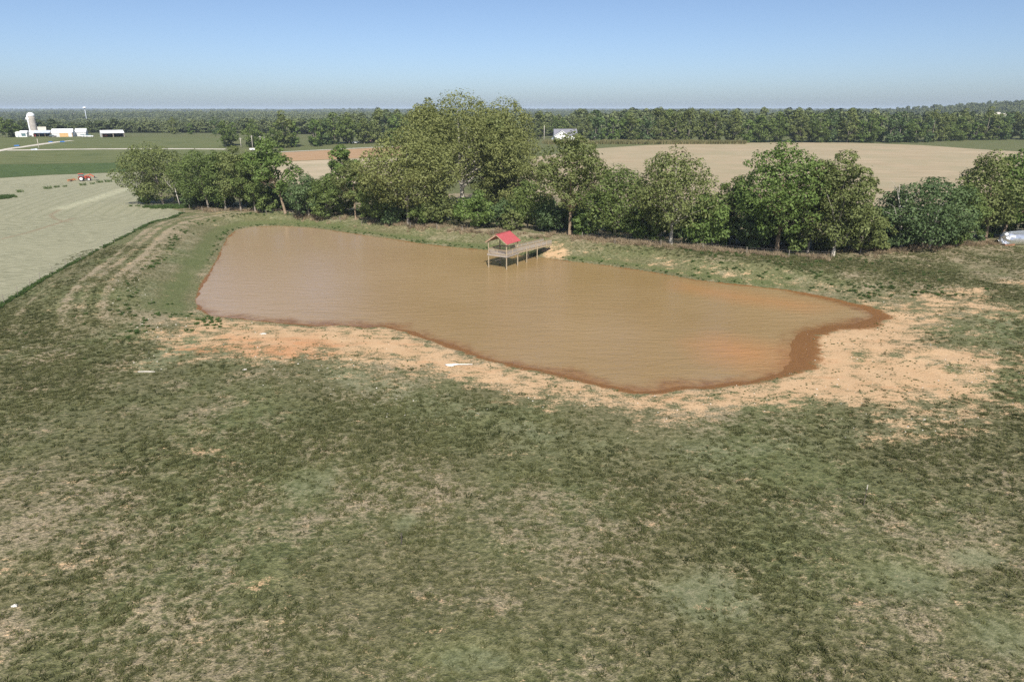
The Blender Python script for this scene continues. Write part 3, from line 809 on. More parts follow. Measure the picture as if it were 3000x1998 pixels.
def near_tree(base, top_py, width_px, low, nl, leafmat, barkmat, label, lean=(0, 0), r=0.28, leaf=0.46, dens=1.0, cx=0.0, cy=0.0, top=0.75, seed=1, limbs=9, cat='tree', squash=0.8, group=None, name='hedgerow_tree'):
    """base: photo pixel of the trunk foot; top_py: photo row of the crown's top; low: where the crown starts (share of the height)"""
    g = np.random.default_rng(seed)
    x, y, z = P(*base)
    h = (z_at(top_py, y) - z) * (1.0 if top_py < 300 else 1.035)
    w = width_px * mpp(y, z + h / 2)
    e = empty(name, (x, y, z), 0, label, cat, group)
    w *= 1.26; lb = lobes_for(w, h * low * 0.75, h, int(nl * 2.1), g, top, squash=squash)
    ox = cx * mpp(y, z)
    zz = np.clip((lb[:, 2] / h), 0, 1) ** 1.2
    lb[:, 0] += (lean[0] + ox) * zz; lb[:, 1] += lean[1] * zz + cy
    n = int(dens * 50 * w * h * (1 - low * 0.6) * (0.42 / leaf) ** 1.5)
    wood('trunk', lb, h, r, (lean[0] + ox * 0.6, lean[1]), g, barkmat, e, limbs)
    crown_obj('crown', lb, n, leaf, g, leafmat, e)
    return e

A_, E_, G_, B_, O_ = M['leaf_cotton'], M['leaf_elm'], M['leaf_green'], M['leaf_blue'], M['leaf_olive']
BK, BP, BB = M['bark'], M['bark_pale'], M['bark_brown']
TREES = [
 # base px, top py, width px, low, lobes, leaf, bark, label, kwargs
 ((478, 600), 424, 182, 0.10, 30, O_, BK, 'drooping olive green tree at the left end of the hedgerow, beside the hay field', dict(r=0.35, cx=-25)),
 ((612, 613), 447, 150, 0.18, 24, E_, BK, 'dark rounded tree with pale leaning trunk, second from the hedgerow left end', dict(lean=(-2.0, 0), r=0.26)),
 ((662, 616), 441, 115, 0.22, 20, E_, BK, 'slim dark tree with a thin trunk among the left hedgerow group', dict(r=0.2)),
 ((706, 619), 432, 120, 0.24, 20, O_, BK, 'olive tree with upright grey trunk left of the tall leaning tree', dict(r=0.22)),
 ((748, 621), 450, 110, 0.22, 18, E_, BK, 'dark green tree just left of the tall leaning tree', dict(r=0.2)),
 ((836, 626), 408, 128, 0.33, 22, G_, BB, 'tall tree leaning left on a long bare brown trunk', dict(lean=(-3.6, 0), r=0.33, top=0.6)),
 ((905, 634), 512, 120, 0.06, 20, B_, BK, 'low bluish green tree filling the gap right of the leaning tree', dict(r=0.16)),
 ((958, 642), 520, 110, 0.05, 18, E_, BK, 'low bushy tree left of the two bare straight trunks', dict(r=0.15)),
 ((1012, 620), 432, 96, 0.42, 16, G_, BK, 'slender tree with high crown on a tall straight grey trunk', dict(r=0.3, top=0.8)),
 ((1042, 644), 465, 92, 0.38, 14, O_, BB, 'slender tree with thin brown trunk standing in front of the hedgerow', dict(r=0.2)),
 ((1098, 648), 510, 120, 0.06, 20, E_, BK, 'low dense tree at the foot of the great cottonwood, left side', dict(r=0.16)),
 ((1196, 658), 372, 250, 0.22, 40, A_, BK, 'broad olive tree sloping up to the great cottonwood from the left', dict(r=0.32, top=0.55, cx=10)),
 ((1356, 634), 270, 300, 0.40, 70, A_, BP, 'great cottonwood with white forked trunk, tallest tree in the hedgerow', dict(r=0.62, lean=(-0.8, 0), leaf=0.46, top=0.72, limbs=16, cy=2.5)),
 ((1428, 606), 286, 215, 0.14, 54, A_, BP, 'tall cottonwood behind right of the great one', dict(r=0.45, leaf=0.46, cx=60, limbs=12)),
 ((1270, 618), 300, 150, 0.35, 26, A_, BP, 'tall cottonwood behind left of the great one', dict(r=0.4, leaf=0.46, cx=-5)),
 ((1286, 642), 345, 118, 0.22, 26, A_, BK, 'upright olive tree standing in front of the great cottonwood, left of its trunk', dict(r=0.25)),
 ((1500, 652), 372, 165, 0.10, 30, A_, BK, 'rounded olive tree at the right shoulder of the great cottonwood', dict(r=0.25)),
 ((1452, 640), 350, 140, 0.12, 26, O_, BK, 'upright tree filling the space under the tall right cottonwood', dict(r=0.22)),
 ((1295, 655), 565, 110, 0.03, 16, O_, BK, 'low olive understory tree left of the white forked trunk', dict(r=0.14)),
 ((1400, 668), 560, 115, 0.03, 18, G_, BK, 'low bright understory tree directly behind the red pavilion', dict(r=0.14)),
 ((1475, 668), 585, 90, 0.03, 16, B_, BK, 'small bluish tree behind the ramp of the pier', dict(r=0.13)),
 ((1545, 668), 530, 130, 0.10, 20, E_, BK, 'dark tree between the great cottonwood and the forked tall tree', dict(r=0.2)),
 ((1668, 690), 393, 176, 0.30, 34, O_, BB, 'tall open tree with tan trunk standing right of the great cottonwood', dict(r=0.34, top=0.8, cx=8)),
 ((1610, 680), 600, 95, 0.03, 15, B_, BK, 'small pale leaved tree by the landing of the ramp', dict(r=0.13)),
 ((1735, 690), 560, 105, 0.04, 16, B_, BK, 'low bluish tree right of the tall open tree', dict(r=0.14)),
 ((1800, 696), 478, 205, 0.08, 38, E_, BK, 'wide dome shaped tree in the middle of the right hedgerow', dict(r=0.28, top=0.6)),
 ((1880, 704), 585, 100, 0.03, 16, G_, BK, 'low bright green tree left of the round pale trunked tree', dict(r=0.13)),
 ((1964, 716), 440, 218, 0.20, 40, O_, BP, 'round topped tree with short pale trunk before the tan field', dict(r=0.36)),
 ((2060, 722), 570, 130, 0.05, 20, G_, BK, 'low leafy tree right of the round pale trunked tree', dict(r=0.14)),
 ((2275, 740), 422, 235, 0.16, 46, G_, BB, 'big bright green tree with a side limb reaching left', dict(r=0.4, cx=-12)),
 ((2150, 712), 520, 130, 0.34, 18, E_, BK, 'lower tree spreading left of the big bright green tree', dict(r=0.2)),
 ((2205, 733), 590, 110, 0.04, 18, B_, BK, 'dark low tree under the big bright green tree', dict(r=0.14)),
 ((2365, 742), 470, 150, 0.14, 26, O_, BK, 'grey green tree right of the big bright green tree', dict(r=0.24)),
 ((2440, 750), 446, 170, 0.12, 32, O_, BP, 'grey green tree with twin pale trunks right of the hedgerow middle', dict(r=0.32, top=0.6)),
 ((2520, 742), 600, 120, 0.03, 18, O_, BK, 'low sprawling grey green tree left of the dense dark tree', dict(r=0.13)),
 ((2700, 726), 520, 236, 0.03, 44, B_, BK, 'dense dark green spreading tree with bare snags on top', dict(r=0.3, top=0.85, squash=0.6)),
 ((2610, 728), 560, 130, 0.03, 22, B_, BK, 'dense dark green tree at the left edge of the spreading one', dict(r=0.2, squash=0.6)),
 ((2887, 711), 450, 165, 0.22, 32, O_, BB, 'olive tree forking low on a tan trunk near the silver tank', dict(r=0.3, lean=(-2.0, 0))),
 ((2800, 722), 540, 120, 0.06, 20, E_, BK, 'dark tree between the spreading tree and the forking tan trunk', dict(r=0.2)),
 ((2935, 702), 440, 180, 0.22, 34, G_, BB, 'bright green tree at the right edge above the silver tank', dict(r=0.3, lean=(2.2, 0))),
 ((3060, 700), 455, 170, 0.10, 26, E_, BK, 'dark tree cut by the right edge of the view', dict(r=0.25)),
]
for i, (b, tp, w, low, nl, lm, bm_, lab, kw) in enumerate(TREES):
    kw.setdefault('leaf', {id(A_): 0.44, id(E_): 0.38, id(G_): 0.47, id(B_): 0.42, id(O_): 0.40}[id(lm)])
    near_tree(b, tp, w, low, nl, lm, bm_, lab, seed=100 + i, **kw)

# bare dead limbs
def branch_mesh(mb, s, d, L, r, depth, g, n=5):
    pts = [s]; rad = [r]; p = s.copy(); dd = d.copy()
    for i in range(4):
        dd = (dd + Vector(g.normal(size=3)) * 0.16).normalized(); p = p + dd * L / 4
        pts.append(p.copy()); rad.append(r * (1 - 0.2 * (i + 1)))
    mb.tube(pts, rad, n, caps=False)
    if depth:
        for k in range(3):
            i = int(g.integers(1, 5)); nd = (dd + Vector(g.normal(size=3)) * 0.65); nd.z = abs(nd.z) * 0.7 + 0.1
            branch_mesh(mb, pts[i], nd.normalized(), L * 0.62, rad[i] * 0.7, depth - 1, g, 4)

def dead_tree(px, top_py, label, seed, r=0.16, lean=(0.2, 0, 1), z0=None, depth=3, name='dead_tree', spread=0.45):
    g = np.random.default_rng(seed); x, y, z = P(*px); h = z_at(top_py, y) - z
    e = empty(name, (x, y, z), 0, label, 'dead tree')
    mb = MB(); d = Vector(lean).normalized()
    mb.tube([(0, 0, -0.2), d * h * 0.2, d * h * 0.45], [r * 1.2, r, r * 0.85], 6)
    mb.build('trunk', M['deadwood'], e, smooth=True)
    b = MB()
    for k in range(4):
        nd = (d + Vector(g.normal(size=3)) * spread); nd.z = abs(nd.z) + 0.2
        branch_mesh(b, d * h * (0.3 + 0.05 * k), nd.normalized(), h * 0.45, r * 0.6, depth - 1, g)
    b.build('branches', M['deadwood'], e, smooth=True)
    return e
dead_tree((528, 606), 470, 'white leafless dead tree in front of the left hedgerow trees', 5, 0.12, (-0.12, -0.05, 1), spread=0.6)
dead_tree((2640, 728), 512, 'forked grey snag rising above the dense dark tree', 8, 0.26, (-0.28, -0.12, 1), depth=2, spread=0.25)
dead_tree((2722, 728), 548, 'short bare snag right of the forked grey snag', 12, 0.2, (-0.05, -0.12, 1), depth=1, spread=0.2)

# undergrowth shrubs along the hedgerow foot
SHRUBS = [(430,597,585-40,60,G_,'low green shrub at the field corner under the drooping tree'),
 (575,609,555,70,B_,'bluish shrub between the dead tree and the pale leaning trunk'),
 (640,612,570,60,G_,'fresh green shrub under the slim dark tree'),
 (780,622,560,64,E_,'dark shrub left of the long bare brown trunk'),
 (1150,656,590,80,B_,'bluish shrub left of the broad sloping tree trunk'),
 (1240,660,595,76,E_,'dark shrub between the sloping tree and the white trunk'),
 (1500,676,615,60,O_,'small olive shrub behind the middle of the ramp'),
 (1700,692,610,70,G_,'bright shrub right of the tan trunk of the tall open tree'),
 (1925,710,620,60,E_,'dark shrub left of the short pale trunk'),
 (2020,718,610,66,B_,'bluish shrub right of the short pale trunk'),
 (2120,722,630,64,G_,'low green shrub before the gap in the right hedgerow'),
 (2330,744,650,60,E_,'dark shrub right of the big bright tree trunk'),
 (2570,736,640,70,O_,'olive shrub at the foot of the dense dark trees'),
 (2780,722,650,70,G_,'bright green shrub left of the forking tan trunk'),
 (2850,712,660,50,B_,'small bluish shrub just left of the forking tan trunk')]
for i, (px, py, tp, w, lm, lab) in enumerate(SHRUBS):
    near_tree((px, py), tp, w, 0.0, 12, lm, BK, lab, r=0.08, seed=300 + i, limbs=4, cat='shrub', name='shrub')

def num_word(i):
    ones = ['', 'first', 'second', 'third', 'fourth', 'fifth', 'sixth', 'seventh', 'eighth', 'ninth', 'tenth', 'eleventh', 'twelfth', 'thirteenth', 'fourteenth', 'fifteenth', 'sixteenth', 'seventeenth', 'eighteenth', 'nineteenth']
    tens = ['', '', 'twent', 'thirt', 'fort', 'fift', 'sixt', 'sevent', 'eight', 'ninet']
    i += 1
    return ones[i] if i < 20 else tens[i // 10] + 'ieth' if i % 10 == 0 else tens[i // 10] + 'y-' + ones[i % 10]
UN = []
for i in range(7):
    g = np.random.default_rng(400 + i); w = (5.5, 6.5, 5.0, 7.0, 6.0, 4.5, 5.5)[i]; h = (4.6, 5.6, 3.6, 5.0, 6.4, 3.2, 4.2)[i]
    lb = lobes_for(w, 0, h, 15, g, 0.8)
    UN.append((wood('stem', lb, h, 0.07, (0, 0), g, BK, None, 5, link=False), crown_obj('foliage', lb, int(62 * w * h), 0.42, g, (E_, B_, G_, O_, E_, B_, O_)[i], None, link=False)))
HRL = resample([P(*q)[:2] for q in [(520, 603), (612, 608), (706, 612), (836, 620), (958, 634), (1098, 642), (1196, 648), (1300, 652), (1400, 662), (1545, 664), (1668, 680), (1800, 688), (1964, 706), (2060, 714), (2205, 724), (2275, 730), (2440, 740), (2540, 736), (2700, 722), (2800, 716), (2887, 706), (3060, 696)]], 80)
for i, (x, y) in enumerate(HRL):
    x += rng.normal(0, 1.0); y += rng.uniform(2.2, 7.0)
    e = empty('shrub', (x, y, H1(x, y) - 0.15), rng.uniform(0, 6.28), num_word(i) + ' understory shrub from the left along the hedgerow foot', 'shrub', 'understory shrubs of the hedgerow')
    s = rng.uniform(0.85, 1.45); e.scale = (s, s, s * rng.uniform(0.8, 1.2))
    for o in UN[int(rng.integers(0, len(UN)))]:
        q = o.copy(); COL.objects.link(q); q.parent = e

# ------------------------------------------------------------------ treelines beyond the fields: one object per tree
def mid_proto(seed, w, h, low, nl, nleaf, leafmat, leaf):
    g = np.random.default_rng(seed); e = bpy.data.objects.new('field_edge_tree', None)
    lb = lobes_for(w, 0, h, int(nl * 2.2), g, 0.85)
    t = wood('trunk', lb, h, w * 0.022, (0, 0), g, BK, None, 4, link=False); c = crown_obj('crown', lb, nleaf, leaf, g, leafmat, None, link=False)
    return t, c
MID = [mid_proto(500 + i, *a) for i, a in enumerate([(11, 18, 0.08, 16, 1900, E_, 0.85), (13, 20, 0.10, 18, 2200, O_, 0.9), (10, 19, 0.12, 15, 1800, B_, 0.85), (14, 17, 0.06, 18, 2200, E_, 0.95), (9, 15, 0.05, 13, 1500, G_, 0.8), (12, 21, 0.2, 16, 1900, O_, 0.9)])]
def mid_tree(x, y, s, label, group, kind=None, sz=None):
    t, c = MID[kind if kind is not None else int(rng.integers(0, len(MID)))]
    e = empty('field_edge_tree', (x, y, H1(x, y) - 0.2), rng.uniform(0, 6.28), label, 'tree', group)
    e.scale = (s, s, s * (sz or rng.uniform(0.80, 0.98)))
    for o in (t, c):
        q = o.copy(); COL.objects.link(q); q.parent = e
    return e
ORD = ['leftmost','second','third','fourth','fifth','sixth','seventh','eighth','ninth','tenth','eleventh','twelfth','thirteenth','fourteenth','fifteenth','sixteenth','seventeenth','eighteenth','nineteenth','twentieth','twenty-first','twenty-second','twenty-third','twenty-fourth','twenty-fifth','twenty-sixth','twenty-seventh','twenty-eighth','twenty-ninth','thirtieth']
def tree_row(px, step, rows, gap, label, group, s=1.0, push=4.0, jit=0.25, kinds=None):
    C = np.array([P(*q)[:2] for q in px]); L = np.hypot(*np.diff(C, axis=0).T).sum(); n = max(2, int(L / step))
    for r in range(rows):
        R = resample(C, n)
        pts_ = [(x + rng.normal(0, step * jit), y + push + r * gap + rng.normal(0, gap * 0.22)) for x, y in R]
        pts_.sort(key=lambda q: q[0] / q[1])
        for i, (x, y) in enumerate(pts_):
            lab = ORD[i] + (' tree from left, ' if i else ' tree, ') + ('front row of the ' if r == 0 and rows > 1 else 'back row of the ' if rows > 1 else 'in the row of ') + label
            mid_tree(x, y, s * rng.uniform(0.95, 1.25), lab, group, None if kinds is None else int(rng.choice(kinds)))
tree_row([(1765, 421), (1900, 421), (2100, 420), (2300, 419), (2480, 419.5), (2690, 420)], 8.5, 2, 9, 'wood edge behind the tan field', 'trees along the wood edge behind the tan field', 0.98)
tree_row([(2720, 418), (2800, 414), (2900, 412), (2960, 411), (3080, 411)], 8.0, 2, 10, 'wood edge at far right', 'trees behind the green strip at far right', 0.92)
tree_row([(1590, 413), (1680, 411), (1760, 415)], 8.0, 1, 9, 'trees close behind the white house', 'trees behind the white house', 0.9, push=34)
tree_row([(815, 437), (900, 432), (1000, 427), (1100, 422), (1180, 418)], 8.5, 2, 10, 'wood edge behind the brown crop field', 'trees behind the brown crop field', 0.92, push=8)
tree_row([(655, 432), (700, 432), (755, 434), (800, 436)], 8.0, 2, 8, 'dark grove at the gravel road end', 'grove at the end of the gravel road', 0.72, kinds=(0, 2, 3))
tree_row([(-90, 404), (-30, 404), (14, 404)], 9, 2, 9, 'trees left of the silo', 'trees left of the silo', 0.8, push=3, kinds=(0, 3))
tree_row([(380, 404), (460, 404.5), (560, 405), (650, 405)], 11, 1, 9, 'trees over the pasture crest', 'trees over the pasture crest', 0.62, push=60)

# ------------------------------------------------------------------ far woodland (one mass)
def wood_proto(seed, w, h, nl, nleaf, leaf):
    g = np.random.default_rng(seed); lb = lobes_for(w, h * 0.1, h, int(nl * 1.8), g, 0.85)
    return crown_obj('woodland_tree_shape', lb, nleaf, leaf, g, M['leaf_far'], None, link=False, inner=0.25, strag=0.02)
WP = [wood_proto(700 + i, 11 + (i % 3) * 1.5, 15 + (i % 2) * 2, 11, 620, 1.45) for i in range(5)]
def in_view(x, y, m=60): return np.abs(x) < y * 0.82 + m
xs = []; ys = []; sc = []
for y0, y1, cell, s in ((520, 1500, 8.2, 1.0), (1500, 3200, 12.5, 1.25), (3200, 6500, 22, 1.9), (6500, 10500, 36, 2.6)):
    nyy = int((y1 - y0) / cell); nxx = int(2 * (y1 * 0.82 + 60) / cell)
    X, Y = np.meshgrid((np.arange(nxx) - nxx / 2) * cell, y0 + np.arange(nyy) * cell)
    X = X.ravel() + rng.normal(0, cell * 0.3, X.size); Y = Y.ravel() + rng.normal(0, cell * 0.3, Y.size)
    k = in_view(X, Y)
    X, Y = X[k], Y[k]
    xs.append(X); ys.append(Y); sc.append(np.full(X.shape, s))
X = np.concatenate(xs); Y = np.concatenate(ys); S = np.concatenate(sc)
BARN_X = P(180, 403)[0]
clear = fbm(X, Y, 260, 3, 91)
ok = (clear < 0.575) | (Y < 900)
front = 560 + 40 * sst(-X, 100, 250) + 25 * (fbm(X, X * 0, 60, 2, 9) - 0.5)
ok &= Y > front
S = S * rng.uniform(0.75, 1.25, len(S)) * (0.85 + 0.3 * fbm(X, Y, 120, 2, 33))
# the wood left of the crest stands lower in the valley
ZF = height(X, Y) - 0.5
low = 1 - 0.38 * sst(-X, 90, 200) * (1 - sst(Y, 650, 1000))
X, Y, S, ZF, low = X[ok], Y[ok], S[ok], ZF[ok], low[ok]
hs = np.where(S > 1.35, 0.62, 1.0)
scatter('far_woodland', np.stack([X, Y, ZF], 1), rotz(len(X), 0.03), np.stack([S, S, S * low * hs], 1), np.clip(0.42 + 1.1 * (fbm(X, Y, 70, 3, 55) - 0.5) + 1.0 * (fbm(X, Y, 320, 2, 57) - 0.5) + rng.normal(0, 0.22, len(X)), 0, 1), WP,
        'rolling far woodland fading blue to the horizon', 'woodland')
print('woodland', len(X))

# ------------------------------------------------------------------ fishing pier with red roofed pavilion
def make_pier():
    ax = Vector((0.845, -0.535, 0)).normalized(); ang = math.atan2(ax.y, ax.x)
    # local frame: x along the gable side (left corner to front corner), y towards the bank
    fx, fy = flat(1484, 790)             # front post at the waterline
    W = 3.7; D = 3.6
    e = empty('fishing_pier', (0, 0, 0), ang, 'weathered timber fishing pier with red gable roof standing in the pond', 'pier')
    c, s_ = math.cos(ang), math.sin(ang)
    # local (W,0) is the front post
    e.location = (fx - (c * W), fy - (s_ * W), 0)
    bot, top, rail, eave = 2.10, 2.40, 3.30, 4.55
    LU, LG, PO = M['lumber'], M['lumber_grey'], M['post_wood']
    def post(x, y, z0, z1, r=0.105): return MB().tube([(x, y, z0), (x, y, (z0 + z1) / 2), (x, y, z1)], [r, r * 0.96, r * 0.92], 10).build('post', PO, e, smooth=False)
    for x in (0, W):
        for y in (0, D): post(x, y, -1.4, eave + 0.02)
    # floor frame
    for y in (-0.13, D + 0.13): MB().box(-0.2, W + 0.2, y - 0.02, y + 0.02, bot, top - 0.045).build('rim_joist', LG, e)
    for x in (-0.13, W + 0.13): MB().box(x - 0.02, x + 0.02, -0.105, D + 0.105, bot + 0.003, top - 0.045).build('rim_joist', LG, e)
    for i in range(1, 8):
        x = W * i / 8; MB().box(x - 0.02, x + 0.02, -0.105, D + 0.105, bot + 0.04, top - 0.047).build('joist', LG, e)
    nb = 26
    bw = (D + 0.36) / nb
    b0 = MB().box(-0.2, W + 0.2, 0.004, bw - 0.008, -0.04, 0).build('deck_board', LG, e)
    for i in range(nb):
        b = b0 if i == 0 else b0.copy()
        if i: COL.objects.link(b); b.parent = e
        b.location = (0, -0.18 + i * bw, top + 0.003 * math.sin(i * 5.1))
    # railings: (start, end, height of the floor at both ends, number of bays)
    def railing(a, b, za, zb, bays):
        a = Vector((a[0], a[1], za)); b = Vector((b[0], b[1], zb)); L = (b - a).length; d = (b - a) / L
        up = Vector((0, 0, 1)); hr = rail - top
        MB().bar(a + up * hr, b + up * hr, 0.13, 0.04).build('top_rail', LU, e)
        MB().bar(a + up * (hr - 0.09), b + up * (hr - 0.09), 0.04, 0.10).build('upper_rail', LU, e)
        MB().bar(a + up * 0.12, b + up * 0.12, 0.04, 0.10).build('lower_rail', LU, e)
        for k in range(1, bays):
            p = a + d * L * k / bays
            MB().box(p.x - 0.045, p.x + 0.045, p.y - 0.045, p.y + 0.045, p.z - 0.25, p.z + hr - 0.02).build('rail_post', LU, e)
        n = int(L / 0.135); src = None
        for k in range(1, n):
            p = a + d * L * k / n
            if src is None:
                src = MB().box(-0.019, 0.019, -0.019, 0.019, 0, hr - 0.17).build('baluster', LG, e); q = src
            else:
                q = src.copy(); COL.objects.link(q); q.parent = e
            q.location = (p.x, p.y, p.z + 0.13)
    r0 = 0.08
    railing((0, -r0), (W, -r0), top, top, 2)
    railing((W + r0, 0), (W + r0, D), top, top, 2)
    railing((-r0, 0), (-r0, D), top, top, 2)
    rx0, rx1 = W - 1.75, W - 0.1          # the ramp leaves the back side near the right post
    railing((0, D + r0), (rx0, D + r0), top, top, 1)
    # ramp
    RL = 12.2; y0 = D + 0.2; z0, z1 = top, 1.92
    def rz(y): return z0 + (z1 - z0) * (y - y0) / RL
    nbr = 62; bw = RL / nbr
    src = MB().box(rx0, rx1, 0.004, bw - 0.008, -0.04, 0).build('ramp_board', LG, e)
    for i in range(nbr):
        b = src if i == 0 else src.copy()
        if i: COL.objects.link(b); b.parent = e
        y = y0 + i * bw; b.location = (0, y, rz(y) + 0.002)
    for x in (rx0 + 0.02, rx1 - 0.02):
        MB().bar((x, y0, rz(y0) - 0.17), (x, y0 + RL, rz(y0 + RL) - 0.17), 0.045, 0.24).build('ramp_beam', LU, e)
    railing((rx1 + 0.03, y0), (rx1 + 0.03, y0 + RL), z0, z1, 6)
    railing((rx0 - 0.03, y0), (rx0 - 0.03, y0 + RL), z0, z1, 6)
    for k, y in enumerate((y0 + 2.9, y0 + 6.6)):
        for x in (rx0 + 0.0, rx1 - 0.0):
            post(x + (0.10 if x == rx1 else -0.10), y, -1.2 if k == 0 else -0.4, rz(y) + 0.5, 0.09)
    # pale brace hanging below the deck
    MB().bar((W - 0.55, D - 0.1, 1.75), (0.75, 0.8, 1.05), 0.10, 0.05).build('loose_brace', M['white_rock'], e)
    # roof: ridge runs towards the bank
    rise = 1.22; ov = 0.42; gv = 0.42; xm = W / 2; hw = W / 2 + ov
    def zr(x): return eave + 0.12 + rise * (1 - abs(x - xm) / (W / 2))
    for sgn, nm in ((-1, 'roof_panel'), (1, 'roof_panel')):
        xe = xm + sgn * hw; ze = zr(xe)
        m = MB(); nrib = 9
        v0 = Vector((xm, 0, zr(xm) + 0.03)); v1 = Vector((xe, 0, ze + 0.03))
        nrm = (v1 - v0).cross(Vector((0, 1, 0))).normalized()
        if nrm.z < 0: nrm = -nrm
        y_a, y_b = -gv, D + gv
        m.add([v0 + Vector((0, y_a, 0)), v1 + Vector((0, y_a, 0)), v1 + Vector((0, y_b, 0)), v0 + Vector((0, y_b, 0)),
               v0 + Vector((0, y_a, 0)) - nrm * 0.025, v1 + Vector((0, y_a, 0)) - nrm * 0.025, v1 + Vector((0, y_b, 0)) - nrm * 0.025, v0 + Vector((0, y_b, 0)) - nrm * 0.025],
              [(0, 1, 2, 3), (7, 6, 5, 4), (0, 4, 5, 1), (1, 5, 6, 2), (2, 6, 7, 3), (3, 7, 4, 0)])
        o = m.build(nm, M['red_roof'], e)
        for k in range(nrib + 1):
            y = y_a + 0.06 + (y_b - y_a - 0.12) * k / nrib
            MB().bar(v0 + Vector((0, y, 0)) + nrm * 0.012, v1 + Vector((0, y, 0)) + nrm * 0.012, 0.035, 0.03, up=nrm).build('rib', M['red_roof'], o)
        for y in (-gv + 0.03, 0, D / 2, D, D + gv - 0.03):
            MB().bar(v0 + Vector((0, y, 0)) - nrm * 0.10, v1 + Vector((0, y, 0)) - nrm * 0.10, 0.045, 0.14, up=nrm).build('rafter', LU, e)
        MB().bar((xm + sgn * W / 2, -gv + 0.06, eave + 0.02), (xm + sgn * W / 2, D + gv - 0.06, eave + 0.02), 0.05, 0.2).build('eave_beam', LU, e)
    MB().bar((xm, -gv - 0.02, zr(xm) + 0.06), (xm, D + gv + 0.02, zr(xm) + 0.06), 0.22, 0.03).build('ridge_cap', M['red_roof'], e)
    MB().box(0.06, W - 0.06, D - 0.04, D + 0.02, eave - 0.1, eave + 0.1).build('tie_beam', LG, e)
    return e
make_pier()

# ------------------------------------------------------------------ tractor and rake
def wheel(parent, x, y, r, w, name='wheel'):
    e = mesh_obj(name, *ring_mesh(r, r * 0.62, w), M['tyre'], parent); e.location = (x, y, r)
    mb = MB(); mb.tube([(0, -w * 0.42, 0), (0, -w * 0.25, 0), (0, w * 0.25, 0), (0, w * 0.42, 0)], [r * 0.6, r * 0.63, r * 0.63, r * 0.6], 20).build('rim', M['rim'], e)
    for s_ in (-1, 1): MB().tube([(0, s_ * w * 0.42, 0), (0, s_ * w * 0.5, 0)], [r * 0.2, r * 0.17], 10).build('hub', M['chassis'], e)
    return e
def ring_mesh(r, ri, w, n=28):
    vs = []; fs = []
    prof = [(ri, -w * .42), (r * .9, -w * .5), (r, -w * .38), (r * 1.0, w * .38), (r * .9, w * .5), (ri, w * .42)]
    for k in range(n):
        a = 2 * math.pi * k / n; lug = 1.025 if k % 2 else 0.985
        for i, (q, y) in enumerate(prof):
            qq = q * lug if i in (2, 3) else q
            vs.append((math.cos(a) * qq, y, math.sin(a) * qq))
    m = len(prof)
    for k in range(n):
        for i in range(m):
            fs.append((k * m + i, k * m + (i + 1) % m, ((k + 1) % n) * m + (i + 1) % m, ((k + 1) % n) * m + i))
    return vs, fs
